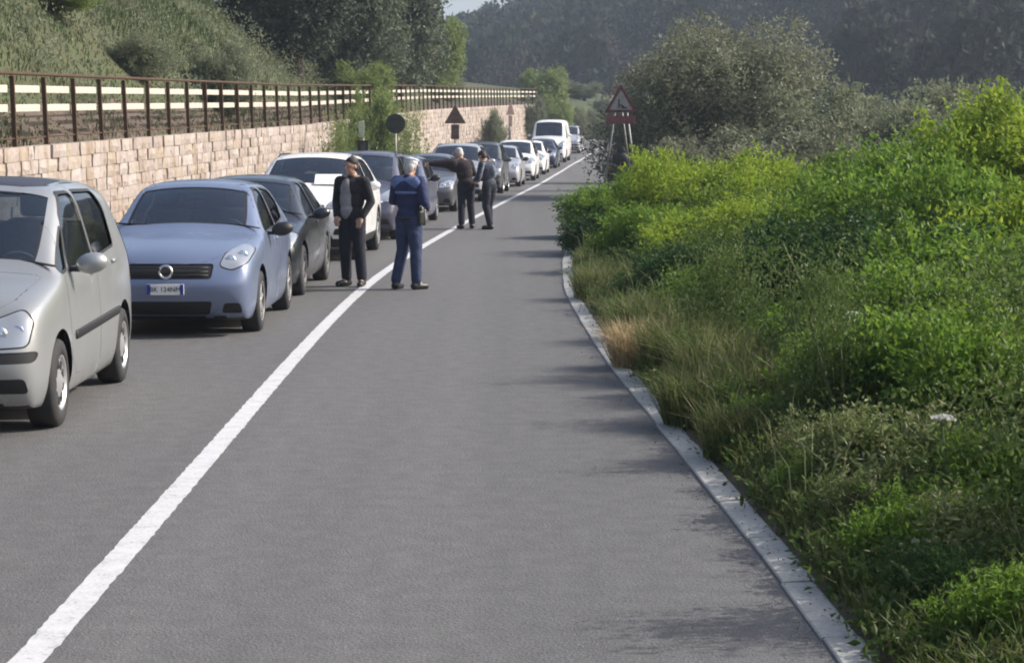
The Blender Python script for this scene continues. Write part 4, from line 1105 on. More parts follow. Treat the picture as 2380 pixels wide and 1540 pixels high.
def person(J, loc, rz, scale, label, top, legs, hair, extra=None, shirt=None, topmat2=None, cap=None):
    """J: joints. head centre H, neck N, chest C, waist W, hips HL HR, knees, ankles, toes, shoulders, elbows, wrists; faces -Y"""
    root = empty('person', loc, rz); root.scale = (scale,) * 3
    j = {k: Vector(v) for k, v in J.items()}
    hd = j['hd'].normalized() if 'hd' in j else Vector((0, -1, 0))          # where the face looks
    rt = Matrix(((-hd).cross(Vector((0, 0, 1))).normalized(), -hd, Vector((0, 0, 1)))).transposed()
    rt.col[2] = rt.col[0].cross(rt.col[1])
    hw = lambda x, y, z: j['H'] + rt @ Vector((x, y, z))                     # head space: face at -y
    pr = [('e', j['H'] + Vector((0, 0, .025)), (.076, .094, .098), rt), ('e', hw(0, -.022, -.045), (.058, .066, .072), rt), ('c', hw(0, .015, -.06), .055, j['N'], .058),
          ('c', hw(0, -.088, .012), .010, hw(0, -.106, -.018), .014), ('e', hw(0, -.084, -.055), (.024, .012, .010), rt), ('e', hw(0, -.068, -.092), (.026, .022, .02), rt),
          ('e', hw(.078, .008, -.005), (.010, .018, .03), rt), ('e', hw(-.078, .008, -.005), (.010, .018, .03), rt), ('e', hw(.033, -.082, .022), (.018, .012, .008), rt), ('e', hw(-.033, -.082, .022), (.018, .012, .008), rt)]
    body = pr + [('c', j['N'], .055, j['C'], .10), ('c', j['C'], .12, j['W'], .105)]
    for s in 'LR':
        body += [('c', j['W'], .09, j['h' + s], .085), ('c', j['h' + s], .075, j['k' + s], .05), ('c', j['k' + s], .05, j['a' + s], .036), ('c', j['a' + s], .036, j['t' + s], .03),
                 ('c', j['N'], .05, j['s' + s], .052), ('c', j['s' + s], .046, j['e' + s], .036), ('c', j['e' + s], .036, j['w' + s], .026)]
        hv = j['hv' + s] if 'hv' + s in j else (j['w' + s] - j['e' + s])
        body += hand_prims(j['w' + s], hv, (0, -1, .3) if 'up' not in J else J['up'], 1 if s == 'L' else -1)
    b = blend('body', body, M_skin, root, .0075, 2)
    # eyes and brows
    for sx in (-1, 1):
        eb = bmesh.new(); ellipsoid(eb, hw(sx * .032, -.086, .012), (.011, .006, .006), rt); link('eye', bm_mesh(eb, 'eye', True), root, M_hair)
    # trousers
    sh = (j['sL'] - j['sR']).normalized()
    tr = [('e', (j['hL'] + j['hR']) / 2 + Vector((0, .012, .05)), (.165, .125, .14))]
    for s in 'LR':
        tr += [('c', j['h' + s], .112, j['k' + s], .082), ('c', j['k' + s] + Vector((0, .01, 0)), .082, j['a' + s] + Vector((0, -.005, .04)), .072),
               ('c', j['h' + s] * .6 + j['k' + s] * .4 + Vector((0, .02, 0)), .095, j['k' + s], .08)]
    blend('trousers', tr, legs, root, .012, 3)
    for s in 'LR':
        a, t = j['a' + s], j['t' + s]; f = (t - a); f.z = 0
        blend('shoe', [('c', Vector((a.x, a.y, .052)) - f.normalized() * .035, .052, Vector((t.x, t.y, .038)), .044), ('c', Vector((a.x, a.y, .075)), .055, Vector((a.x, a.y, .12)), .056)], M_shoe, root, .010, 2)
    # jacket
    up = (j['N'] - j['W']).normalized()
    def ring(p, rx, ry, rz_): return ('e', p, (rx, ry, rz_), Matrix.Rotation(math.atan2(sh.y, sh.x), 3, 'Z'))
    tp = [ring(j['C'] + Vector((0, 0, .02)), .195, .135, .17), ring((j['C'] + j['W']) / 2, .18, .13, .19), ring(j['W'] - Vector((0, 0, .06)), .178, .137, .14), ('c', j['C'], .10, j['N'] - Vector((0, 0, .02)), .075)]
    for s in 'LR':
        tp += [('c', j['C'] + Vector((0, 0, .10)), .09, j['s' + s], .078), ('c', j['s' + s], .078, j['e' + s], .060), ('c', j['e' + s], .060, j['w' + s] - (j['w' + s] - j['e' + s]).normalized() * .02, .046)]
    blend('jacket', tp, top, root, .012, 3)
    if shirt:
        fr = Vector((-sh.y, sh.x, 0)) * -1
        fr = Vector((sh.y, -sh.x, 0))
        blend('jersey', [ring(j['C'] + fr * .03 - sh * .035, .115, .125, .18), ring((j['C'] + j['W']) / 2 + fr * .035 - sh * .035, .125, .118, .2), ring(j['W'] + fr * .035 - sh * .03 + Vector((0, 0, -.02)), .115, .125, .14)], shirt, root, .012, 3)
    if hair:
        blend('hair', [('e', hw(0, .012, .056), (.085, .097, .083), rt), ('e', hw(0, .045, .0), (.081, .066, .088), rt)], hair, root, .010, 2)
    if cap:
        blend('cap', [('e', hw(0, .005, .066), (.092, .108, .068), rt), ('e', hw(0, .0, .10), (.105, .118, .026), rt), ('e', hw(0, -.115, .048), (.07, .05, .010), rt)], cap, root, .008, 1)
    if extra: extra(root, j, hw)
    tag(root, label, 'person')
    return root
STAND = dict(H=(0, -.01, 1.62), N=(0, .01, 1.48), C=(0, .01, 1.30), W=(0, 0, 1.04), hL=(.09, 0, .92), hR=(-.09, 0, .92), kL=(.10, -.02, .49), kR=(-.10, -.02, .49), aL=(.11, .03, .09), aR=(-.11, .03, .09),
             tL=(.14, -.13, .03), tR=(-.14, -.13, .03), sL=(.185, .01, 1.42), sR=(-.185, .01, 1.42), eL=(.25, .04, 1.14), eR=(-.25, .04, 1.14), wL=(.24, -.06, .90), wR=(-.24, -.06, .90))
# man with an open jacket
def ex1(root, j, hw):
    blend('belt', [('e', (0, .005, .955), (.172, .135, .03))], M_shoe, root, .01, 1)
person(dict(STAND, eL=(.27, .03, 1.15), wL=(.20, -.10, .94), eR=(-.26, .05, 1.15), wR=(-.17, -.13, .95), aL=(.13, .03, .09), aR=(-.11, .05, .09), tL=(.17, -.12, .03), tR=(-.16, -.11, .03), kL=(.115, -.02, .49), hd=(-.4, -1, 0)),
       (X(818, 26.7), 26.7, 0), R(-22), .955, 'man in open black jacket over grey jersey standing beside the black car', M_black, M_dkt, M_hair, ex1, M_greysh)
# officer with pale cap seen from behind
def ex2(root, j, hw):
    blend('back_band', [('e', (0, .015, 1.275), (.198, .150, .034))], M_blue, root, .010, 1)
    blend('shoulder_yoke', [('c', (-.16, .03, 1.40), .088, (.16, .03, 1.40), .088)], M_blue, root, .012, 2)
    blend('belt', [('e', (0, .01, .94), (.178, .142, .035))], M_shoe, root, .01, 1)
    bm = bmesh.new(); add_box(bm, (0, 0, 0), (.06, .10, .18), None, .02); add_box(bm, (0, .01, .1), (.045, .05, .08), None, .015); link('holster', bm_mesh(bm, 'holster'), root, M_shoe, loc=(-.20, .02, .95))
    bm = bmesh.new(); add_box(bm, (0, 0, 0), (.16, .012, .22), Matrix.Rotation(.6, 3, 'X'), .003); link('notepad', bm_mesh(bm, 'notepad'), root, M_paper, loc=(.07, -.36, 1.14))
    for s in 'LR':
        a, b = j['h' + s], j['a' + s]; sx = 1 if s == 'L' else -1; bm = bmesh.new()
        add_tube(bm, [a + Vector((sx * .090, 0, 0)), j['k' + s] + Vector((sx * .064, .008, 0)), b + Vector((sx * .053, 0, .04))], .014, 6); link('trouser_stripe', bm_mesh(bm, 'trouser_stripe'), root, M_pale)
person(dict(STAND, H=(0, -.04, 1.60), kL=(.12, -.03, .50), aL=(.17, .06, .09), tL=(.20, -.10, .03), aR=(-.10, -.02, .09), tR=(-.14, -.18, .03), eL=(.27, -.02, 1.16), wL=(.14, -.27, 1.12), eR=(-.28, .04, 1.15), wR=(-.13, -.24, 1.08), hd=(.1, -1, -.2)),
       (X(950, 26.2), 26.2, 0), R(148), .965, 'officer in navy uniform with pale cap standing right of the white line', M_navy, M_navyt, M_whair, ex2, cap=M_capc)
# person leaning on a car roof
def ex3(root, j, hw):
    blend('wide_sleeve', [('c', j['sL'] - Vector((0, 0, .03)), .125, j['eL'] - Vector((0, 0, .02)), .095), ('c', j['eL'] - Vector((0, 0, .02)), .095, j['wL'], .06), ('c', j['C'] + Vector((.1, -.03, 0)), .12, j['eL'] - Vector((.05, 0, .04)), .07)], M_brownb, root, .014, 4)
person(dict(STAND, H=(.13, -.12, 1.585), N=(.09, -.05, 1.46), C=(.06, -.02, 1.28), sL=(.26, -.05, 1.40), sR=(-.10, -.04, 1.38), eL=(.48, -.13, 1.40), wL=(.72, -.19, 1.38), eR=(-.20, -.10, 1.16), wR=(-.02, -.24, 1.10), hvL=(1, -.2, -.25), aL=(.11, .05, .09), aR=(-.13, .0, .09), hd=(.6, -1, -.3)),
       (X(1083, 42.7), 42.7, 0), R(195), .97, 'person in dark jacket leaning over with one arm stretched along a car roof', M_brownb, M_dkt, M_whair, ex3)
# person with bowed head
def ex4(root, j, hw):
    for s in 'LR':
        bm = bmesh.new(); add_tube(bm, [j['s' + s] + Vector((0, .05, .04)), j['e' + s] + Vector((0, .055, .0)), j['w' + s] + Vector((0, .045, 0))], [.04, .035, .025], 8); link('sleeve_panel', bm_mesh(bm, 'sleeve_panel'), root, M_pale)
    blend('back_panel', [('e', (0, .075, 1.26), (.07, .095, .13))], cloth('grey blue panel', (.13, .155, .19)), root, .012, 2)
person(dict(STAND, H=(0, -.19, 1.565), N=(0, -.10, 1.46), C=(0, -.04, 1.28), sL=(.185, -.06, 1.40), sR=(-.185, -.06, 1.40), eL=(.25, -.10, 1.14), wL=(.12, -.31, 1.06), eR=(-.25, -.10, 1.14), wR=(-.12, -.31, 1.06), aL=(.10, .10, .09), tL=(.13, -.06, .03), aR=(-.10, -.07, .09), tR=(-.12, -.23, .03), kR=(-.10, -.10, .49), hd=(0, -1, -.45)),
       (X(1137, 42.4), 42.4, 0), R(-128), .95, 'person in dark navy jacket with grey sleeves and bowed head standing at the centre line', M_charc, M_dkt, M_hair, ex4)
# ------------------------------------------------------------------ plants
def unit(a): return a / (np.linalg.norm(a, axis=1, keepdims=True) + 1e-9)
def leaf_quads(C, D, L, asp, r, fold=.12):
    """one folded four-cornered blade per leaf: C base, D direction, L length"""
    n = len(C); D = unit(D); S = unit(np.cross(D, unit(r.normal(size=(n, 3))))); N = np.cross(S, D)
    L = L[:, None]; w = L * asp * .5
    V = np.stack([C, C + D * L * .42 + S * w + N * L * fold, C + D * L - N * L * .06, C + D * L * .42 - S * w + N * L * fold], 1).reshape(-1, 3)
    return V, np.arange(n * 4).reshape(n, 4)
def lobes(r, n, rx, ry, rz_, base=.0, big=.5):
    """overlapping rounded masses that make up an uneven crown"""
    out = []
    for k in range(n):
        a = r.uniform(0, 2 * math.pi); q = math.sqrt(r.uniform(0, 1)) * .68; zz = r.uniform(.18, .78)
        s = big * r.uniform(.62, 1.1)
        lim = math.sqrt(max(.05, 1 - (zz - .35) ** 2 * 1.6))
        out.append((math.cos(a) * q * rx * lim, math.sin(a) * q * ry * lim, base + zz * rz_, s * min(rx, ry), s * min(rx, ry), s * .62 * rz_ if rz_ < 2 * rx else s * rx))
    return out
def crown(seed, rx, ry, h, nlobe=9, nclump=260, per=26, L=.06, asp=.55, base=.0, big=.5, sig=.09, up=.25, droop=0., fill=.35, lj=.35, zmin=.02):
    """leaves in sprays on and inside the lobes; returns V, F, tint, clump centres"""
    r = np.random.default_rng(seed); lb = lobes(r, nlobe, rx, ry, h, base, big)
    # a low centre mass so that the plant reaches the ground
    lb.append((0, 0, base + h * .32, rx * .72, ry * .72, h * .34))
    lb = np.array(lb); wgt = lb[:, 3] * lb[:, 5]; wgt /= wgt.sum()
    k = r.choice(len(lb), nclump, p=wgt); d = unit(r.normal(size=(nclump, 3)))
    rad = np.where(r.random(nclump) < fill, r.uniform(.35, .9, nclump), r.uniform(.88, 1.08, nclump))
    cc = lb[k, :3] + d * lb[k, 3:6] * rad[:, None]
    cc[:, 2] = np.maximum(cc[:, 2], zmin + r.random(nclump) * .08)
    spray = unit(d + np.array([0, 0, up]) + r.normal(size=(nclump, 3)) * .5)
    n = nclump * per; ci = np.repeat(np.arange(nclump), per)
    t = r.random(n)
    pos = cc[ci] + spray[ci] * ((t - .4) * sig * 3.2)[:, None] + r.normal(size=(n, 3)) * sig * .55
    pos[:, 2] = np.maximum(pos[:, 2], .01)
    D = spray[ci] * .55 + unit(r.normal(size=(n, 3))) * .95 + np.array([0, 0, .12 - droop])
    LL = L * (1 + r.normal(size=n) * lj).clip(.35, 1.9)
    V, F = leaf_quads(pos, D, LL, asp, r)
    ct = r.random(nclump)
    tint = (ct[ci] * .5 + r.random(n) * .5)
    return V, F, tint, cc
def stems_mesh(name, cc, n, seed, rad=.018, trunk=None):
    r = random.Random(seed); bm = bmesh.new()
    idx = r.sample(range(len(cc)), min(n, len(cc)))
    t0 = Vector((0, 0, -.05))
    if trunk:
        h, tr = trunk; add_tube(bm, [(0, 0, -.2), (.04, .02, h * .4), (.02, -.05, h * .75), (.06, 0, h)], [tr * 1.3, tr, tr * .85, tr * .6], 8); t0 = Vector((.04, 0, h * .75))
    for i in idx:
        c = Vector(cc[i]); b = t0 + (Vector((r.uniform(-.12, .12), r.uniform(-.12, .12), 0)) if not trunk else Vector((0, 0, r.uniform(-.2, .2) * trunk[0])))
        m = b.lerp(c, .5) + Vector((r.uniform(-.1, .1), r.uniform(-.1, .1), r.uniform(.0, .15)))
        k = rad * r.uniform(.6, 1.3); add_tube(bm, [b, m, c], [k * 1.3, k * .8, k * .25], 5, cap=False)
    return bm_mesh(bm, name)
M_bark = ramp_mat('bark', [(.3, (.045, .035, .028)), (.6, (.11, .09, .07)), (.8, (.17, .15, .12))], scale=12, rough=.95, bump=.5, stretch=(1, 1, .2))
M_stem = plain('green stem', (.10, .13, .05), .8)
LM = {
 'lime': leaf_mat('lime leaves', [(0, (.105, .18, .018)), (.5, (.19, .285, .026)), (1, (.30, .37, .05))], .45),
 'green': leaf_mat('fresh green leaves', [(0, (.055, .12, .016)), (.5, (.11, .205, .026)), (1, (.19, .29, .05))], .45),
 'deep': leaf_mat('deep green leaves', [(0, (.014, .042, .012)), (.5, (.028, .072, .018)), (1, (.055, .11, .026))], .3),  # dark green, taken darker so the hollow's shade sits in the leaf colour
 'olive': leaf_mat('grey green leaves', [(0, (.10, .112, .065)), (.5, (.185, .20, .125)), (1, (.30, .315, .22))], .25),
 'pale': leaf_mat('pale weed leaves', [(0, (.075, .11, .03)), (.45, (.135, .175, .055)), (.8, (.21, .235, .11)), (1, (.34, .34, .23))], .3),
 'plum': leaf_mat('greyish brown leaves', [(0, (.06, .056, .045)), (.5, (.12, .108, .088)), (1, (.21, .19, .155))], .25),
 'oak': leaf_mat('dark oak leaves', [(0, (.016, .028, .018)), (.5, (.038, .056, .036)), (1, (.09, .112, .075))], .15),
 'grey': leaf_mat('silver green leaves', [(0, (.055, .075, .045)), (.5, (.11, .138, .088)), (1, (.19, .22, .15))], .25),
 'sage': leaf_mat('sage leaves', [(0, (.10, .12, .07)), (.5, (.17, .195, .12)), (1, (.25, .27, .18))], .35),
 'vine': leaf_mat('creeper leaves', [(0, (.09, .135, .04)), (.5, (.175, .235, .075)), (1, (.28, .335, .13))], .4),
 'under': leaf_mat('undergrowth leaves', [(0, (.035, .07, .014)), (.45, (.075, .125, .028)), (.8, (.12, .165, .05)), (1, (.22, .235, .12))], .35),
 'grass': leaf_mat('grass blades', [(0, (.045, .075, .018)), (.4, (.085, .12, .03)), (.75, (.13, .15, .055)), (1, (.22, .20, .11))], .35),
 'bankgrass': leaf_mat('bank grass blades', [(0, (.025, .046, .013)), (.35, (.052, .08, .027)), (.7, (.08, .104, .047)), (.85, (.12, .125, .075)), (1, (.15, .145, .105))], .3),
 'dry': leaf_mat('dry straw blades', [(0, (.24, .17, .08)), (.5, (.38, .29, .15)), (1, (.50, .41, .25))], .35),
 'litter': leaf_mat('leaf litter', [(0, (.045, .035, .022)), (.6, (.12, .095, .055)), (1, (.10, .12, .045))], .1),
 'umbel': leaf_mat('pale flower heads', [(0, (.42, .43, .36)), (1, (.72, .72, .68))], .3),
 'far': leaf_mat('far wood leaves', [(0, (.014, .024, .018)), (.35, (.026, .040, .028)), (.6, (.045, .058, .04)), (.8, (.07, .062, .058)), (1, (.095, .082, .078))], .1, .8, .05),
}
PROTO = {}
def proto(key, **kw):
    V, F, t, cc = crown(**kw); me = mesh_np('foliage', V, F, tint=t); PROTO[key] = (me, cc); return me, cc
proto('fine', seed=11, rx=1, ry=1, h=1.15, nlobe=10, nclump=640, per=40, L=.050, asp=.55, sig=.085, big=.46)
proto('fine2', seed=12, rx=1, ry=1, h=1.1, nlobe=13, nclump=660, per=38, L=.047, asp=.5, sig=.08, big=.40)
proto('tall', seed=23, rx=1, ry=1, h=2.0, nlobe=16, nclump=1150, per=40, L=.050, asp=.55, sig=.085, big=.40)
proto('broad', seed=13, rx=1, ry=1, h=1.1, nlobe=13, nclump=620, per=34, L=.060, asp=.62, sig=.10, big=.44)
proto('weed', seed=14, rx=.55, ry=.55, h=.62, nlobe=12, nclump=300, per=30, L=.034, asp=.5, sig=.055, big=.38, up=.7)
proto('weed2', seed=15, rx=.55, ry=.55, h=.7, nlobe=14, nclump=300, per=26, L=.042, asp=.42, sig=.06, big=.34, up=.9)
proto('small', seed=16, rx=3.2, ry=3.0, h=4.8, nlobe=24, nclump=2700, per=28, L=.10, asp=.45, sig=.17, big=.34, fill=.3)
proto('twiggy', seed=27, rx=1.6, ry=1.5, h=2.6, nlobe=18, nclump=520, per=15, L=.075, asp=.45, sig=.14, big=.36, fill=.2)
proto('hedge', seed=17, rx=1.6, ry=1.5, h=2.6, nlobe=16, nclump=1000, per=26, L=.085, asp=.5, sig=.13, big=.38)
proto('tree', seed=18, rx=3.0, ry=3.0, h=5.0, nlobe=22, nclump=1500, per=30, L=.16, asp=.55, sig=.22, big=.36, base=.9, fill=.3, zmin=1.0)
proto('tree2', seed=19, rx=2.6, ry=2.6, h=5.4, nlobe=20, nclump=1100, per=28, L=.17, asp=.55, sig=.23, big=.36, base=.9, fill=.3, zmin=1.0)
_cn = 0
def plant(name, key, mat, x, y, label, cat, sx=1.0, sz=1.0, rot=None, stems=14, group=None, z=None, trunk=None, srad=.014, fname='foliage'):
    global _cn; _cn += 1
    zz = float(ground_z(x, y)) if z is None else z
    root = empty(name, (x, y, zz - .02), random.uniform(0, 6.28) if rot is None else rot)
    me, cc = PROTO[key]
    f = link(fname, me, root); f.scale = (sx, sx, sz)
    if len(me.materials) == 0: me.materials.append(LM[mat])
    f.material_slots[0].link = 'OBJECT'; f.material_slots[0].material = LM[mat]
    c2 = cc * np.array([sx, sx, sz])
    link('trunk' if trunk else 'stems', stems_mesh('stems', c2, stems, _cn, srad, trunk), root, M_bark if trunk or srad > .02 else M_stem)
    tag(root, label, cat, group); return root
def ontop(px, py, d): return CAMH - (py - 305) * d / FPX      # height of something seen at row py, d metres away
G_R = 'bushes on the right-hand verge'
def rb(key, mat, px, top, d, wide, label, name='bush'):
    x = X(px, d); h = ontop(px, top, d) - float(ground_z(x, d))
    if key in ('fine', 'fine2', 'broad') and h / wide > 1.45: key = 'tall'
    ph = {'tall': 2.0, 'fine': 1.15, 'fine2': 1.1, 'broad': 1.1, 'weed': .62, 'weed2': .7, 'hedge': 2.6, 'twiggy': 2.6, 'small': 4.8}[key]; pw = {'weed': .55, 'weed2': .55, 'hedge': 1.6, 'twiggy': 1.6, 'small': 3.2}.get(key, 1.0)
    if name == 'weed_clump': h = h * 1.3 + .05
    return plant(name, key, mat, x, d, label, 'bush', wide / pw, max(.3, h / (ph * 1.0)), group=G_R)
# far to near
rb('small', 'olive', 1655, 50, 63, 4.0, 'big rounded grey green bush tree rising above the bright shrubs', 'bush_tree')
rb('twiggy', 'plum', 1480, 175, 70, 1.3, 'thin greyish brown twiggy bush right of the triangular roadworks sign')
rb('hedge', 'plum', 1500, 172, 80, 1.5, 'greyish brown bush behind the triangular roadworks sign')
rb('hedge', 'sage', 1930, 172, 53, 2.3, 'pale grey green bush to the right of the big rounded bush tree')
rb('hedge', 'sage', 2080, 150, 48, 2.3, 'pale feathery bush below the wooded slope right of centre')
rb('hedge', 'sage', 2260, 150, 43, 2.0, 'pale grey green bush behind the bright green bush at the right edge')
rb('hedge', 'olive', 1800, 270, 46, 1.9, 'low grey green bush at the foot of the big bush tree')
rb('hedge', 'olive', 1575, 300, 54, 1.2, 'dull green bush between the triangular sign and the lime shrubs')
rb('hedge', 'sage', 2160, 200, 41, 1.7, 'pale feathery bush behind the tall green shrub')
rb('hedge', 'olive', 2010, 250, 40, 1.7, 'dull olive bush behind the lime shrubs right of centre')
rb('fine', 'green', 1440, 405, 39, 1.25, 'fresh green shrub overhanging the road where the kerb disappears')
rb('fine2', 'lime', 1560, 350, 34.5, 1.15, 'tallest lime green shrub left of centre in the bright thicket')
rb('fine', 'lime', 1690, 352, 32.5, 1.2, 'yellow green shrub in the middle of the bright thicket')
rb('fine2', 'lime', 1820, 372, 31, 1.15, 'lime shrub in front of the grey green bushes')
rb('fine', 'green', 1955, 360, 29.5, 1.2, 'green shrub between the lime thicket and the tall right-hand bush')
rb('fine2', 'green', 2100, 330, 28, 1.25, 'tall green shrub left of the tallest right-hand bush')
rb('fine', 'green', 2240, 275, 26, 1.3, 'bright green bush second from the right edge')
rb('fine2', 'lime', 2375, 205, 24, 1.25, 'tallest bright green bush at the right edge')
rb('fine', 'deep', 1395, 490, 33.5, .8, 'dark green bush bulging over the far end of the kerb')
rb('fine2', 'green', 1510, 470, 29.5, 1.0, 'mid green shrub above the far kerb')
rb('fine', 'lime', 1650, 460, 27, 1.1, 'yellow green shrub in the front row of the thicket')
rb('fine2', 'lime', 1790, 455, 25.5, 1.1, 'lime shrub in the front row left of the shaded hollow')
rb('fine', 'green', 1930, 460, 24, 1.05, 'green shrub at the upper edge of the shaded hollow')
rb('broad', 'green', 2080, 430, 22.5, 1.1, 'broad leaved green bush above the shaded hollow')
rb('broad', 'green', 2220, 400, 21, 1.1, 'broad leaved bush below the second bush from the right edge')
rb('fine', 'lime', 2355, 430, 19.5, 1.1, 'lime green bush at the right edge below the tallest one')
rb('broad', 'deep', 1960, 540, 20, 1.0, 'dark broad leaved bush inside the shaded hollow')  # this and the next bush carry the hollow's shade in their leaf colour
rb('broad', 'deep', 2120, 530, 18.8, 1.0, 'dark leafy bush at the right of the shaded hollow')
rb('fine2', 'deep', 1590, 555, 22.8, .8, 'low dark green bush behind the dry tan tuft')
rb('fine', 'green', 1730, 560, 21, .85, 'low green bush left of the shaded hollow')
rb('broad', 'green', 2300, 560, 16.5, 1.0, 'bright broad leaved bush near the right edge at mid height')
rb('broad', 'green', 2010, 700, 15.8, .75, 'leafy green bush left of the drooping one under the shaded hollow')
rb('fine', 'green', 1860, 730, 16.2, .6, 'small green bush behind the tall grass tufts')
rb('broad', 'green', 2170, 640, 15.2, .85, 'drooping leafy green bush under the shaded hollow')
rb('fine2', 'lime', 2350, 700, 13.8, .8, 'lime green low bush at the right edge above the pale weeds')
# near weeds
rb('weed', 'green', 1990, 830, 13.2, .6, 'green weed clump left in the nearer row', 'weed_clump')
rb('broad', 'green', 2140, 810, 12.6, .6, 'broad leaved weed clump in the middle of the near verge', 'weed_clump')
rb('broad', 'green', 2290, 850, 11.8, .6, 'broad leaved weed clump at the right edge below the lime bush', 'weed_clump')
rb('weed2', 'green', 1840, 960, 12.6, .42, 'small green weed clump leaning over the kerb', 'weed_clump')
rb('weed', 'pale', 2080, 1010, 10.6, .5, 'pale weed clump halfway down the near verge', 'weed_clump')
rb('weed2', 'pale', 2220, 1040, 10.0, .5, 'greyish weed clump beside the white flower head', 'weed_clump')
rb('weed', 'green', 1930, 1090, 10.8, .34, 'green weed clump hugging the kerb stones', 'weed_clump')
rb('weed2', 'green', 2350, 1080, 9.6, .5, 'green weed clump at the right edge in the lower corner', 'weed_clump')
rb('weed', 'green', 2140, 1210, 9.0, .36, 'green weed clump above the lowest kerb stones', 'weed_clump')
rb('weed2', 'pale', 2290, 1230, 8.6, .42, 'pale weed clump in the lower right corner', 'weed_clump')
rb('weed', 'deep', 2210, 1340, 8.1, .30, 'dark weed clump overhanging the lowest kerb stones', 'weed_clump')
rb('weed2', 'green', 2360, 1360, 7.7, .40, 'lowest green weed clump in the corner of the frame', 'weed_clump')
# the thicket goes on beyond the right edge; nearest two added to shade the road
for k_, (xx, yy, wd, hh_, mt, lb_) in enumerate([(2.8, 8.5, .55, 1.95, 'green', 'nearest green shrub added just beyond the right edge to shade the road'), (3.0, 9.6, .5, 1.5, 'pale', 'pale shrub added just beyond the right edge beside the nearest one to shade the road'), (3.5, 11.4, .5, 1.1, 'green', 'green shrub beyond the right edge level with the straw tuft'), (4.5, 14.5, .9, 1.5, 'green', 'large green shrub beyond the right edge level with the shaded hollow'), (5.3, 17.5, 1.0, 1.8, 'lime', 'tall lime shrub beyond the right edge of the thicket')]):
    tw = k_ < 2; plant('bush', 'twiggy' if tw else 'tall', mt, xx, yy, lb_, 'bush', wd / 1.6 if tw else wd, hh_ / (2.6 if tw else 2.0), group='shrubs beyond the right edge')
# loose tall weeds at the kerb
rb('weed2', 'under', 1735, 905, 13.6, .30, 'tall loose weed beside the kerb in front of the grass tufts', 'weed_clump')
rb('weed2', 'under', 1640, 800, 15.6, .30, 'tall loose weed between the kerb and the green grass tufts', 'weed_clump')
rb('weed', 'pale', 1905, 1010, 11.4, .32, 'pale loose weed at the kerb above the straw tuft', 'weed_clump')
rb('weed2', 'pale', 2060, 1150, 9.7, .30, 'pale loose weed at the kerb in the lower right', 'weed_clump')
for xx, yy, wd, hh_, lb_ in ((2.15, 14.3, .5, 1.3, 'tall open weed rising from the verge right of the green grass tufts'), (1.95, 12.4, .42, 1.05, 'open leafy weed above the straw tuft'), (1.75, 16.8, .5, 1.35, 'tall open weed behind the green grass tufts')):
    plant('weed_clump', 'twiggy', 'under', xx, yy, lb_, 'bush', wd / 1.6, hh_ / 2.6, group=G_R)  # open weeds added so that their dappled shadow falls on the road
# left: creepers, shrubs and trees
def lp(name, key, mat, px, d, top, wide, label, cat, trunk=None, xoff=0, **kw):
    x = X(px, d) + xoff; z0 = float(ground_z(x, d)); h = ontop(px, top, d) - z0
    ph = {'fine': 1.15, 'fine2': 1.1, 'broad': 1.1, 'hedge': 2.6, 'twiggy': 2.6, 'small': 4.8, 'tree': 5.9, 'tree2': 6.3, 'weed': .62, 'weed2': .7}[key]; pw = {'weed': .55, 'weed2': .55, 'hedge': 1.6, 'twiggy': 1.6, 'small': 3.2, 'tree': 3.0, 'tree2': 2.6}.get(key, 1.0)
    return plant(name, key, mat, x, d, label, 'tree' if trunk else cat, wide / pw, max(.3, h / ph), trunk=trunk, srad=.05 if trunk else .012, stems=26 if trunk else 14, **kw)
lp('creeper_bush', 'twiggy', 'vine', 792, 57.5, 225, .85, 'creeper covered bush on the wall behind the white crossover', 'bush')
lp('creeper_bush', 'hedge', 'vine', 868, 65, 178, 1.15, 'tallest creeper bush reaching over the railing behind the round sign', 'bush')
lp('creeper_bush', 'twiggy', 'vine', 948, 71, 212, 1.0, 'creeper bush to the right of the round sign', 'bush')
lp('roadside_bush', 'hedge', 'sage', 1147, 107, 238, .85, 'oval grey green bush between the two triangular sign backs', 'bush')
lp('roadside_bush', 'hedge', 'sage', 1243, 136, 208, .9, 'small pale bush at the far end of the railing', 'bush')
lp('roadside_tree', 'tree2', 'vine', 1266, 152, 148, 2.0, 'light green tree rising behind the white van', 'tree', trunk=(2.2, .16))
lp('roadside_tree', 'tree2', 'grey', 1318, 186, 214, 1.9, 'grey green tree beside the light green one at the far end of the road', 'tree', trunk=(1.8, .14))
lp('roadside_tree', 'tree', 'sage', 1356, 192, 232, 1.8, 'pale low tree closing the far end of the road', 'tree', trunk=(1.6, .14))
lp('roadside_tree', 'tree2', 'grey', 1392, 182, 226, 1.8, 'grey green tree behind the far bend left of the roadworks sign', 'tree', trunk=(1.6, .14))
lp('roadside_bush', 'hedge', 'sage', 1334, 158, 236, 1.3, 'pale bush at the bend right of the light green tree', 'bush')
lp('roadside_bush', 'hedge', 'sage', 1372, 177, 244, 1.6, 'pale bush closing the view at the far bend', 'bush')
lp('roadside_bush', 'hedge', 'vine', 1300, 150, 222, 1.2, 'light green bush below the light green tree behind the white van', 'bush')
lp('oak_tree', 'tree', 'oak', 690, 72, -190, 2.7, 'large dark evergreen oak on the bank above the railing', 'tree', trunk=(2.4, .25))
lp('oak_tree', 'tree2', 'oak', 545, 80, -260, 2.6, 'dark oak crown at the left of the tree row on the bank', 'tree', trunk=(2.4, .22))
lp('oak_tree', 'tree', 'grey', 835, 80, -130, 2.5, 'grey green oak to the right of the dark one on the bank', 'tree', trunk=(2.4, .22))
lp('oak_tree', 'tree2', 'grey', 930, 92, -90, 2.5, 'grey green tree with rounded crown beside the strip of sky', 'tree', trunk=(2.4, .2))
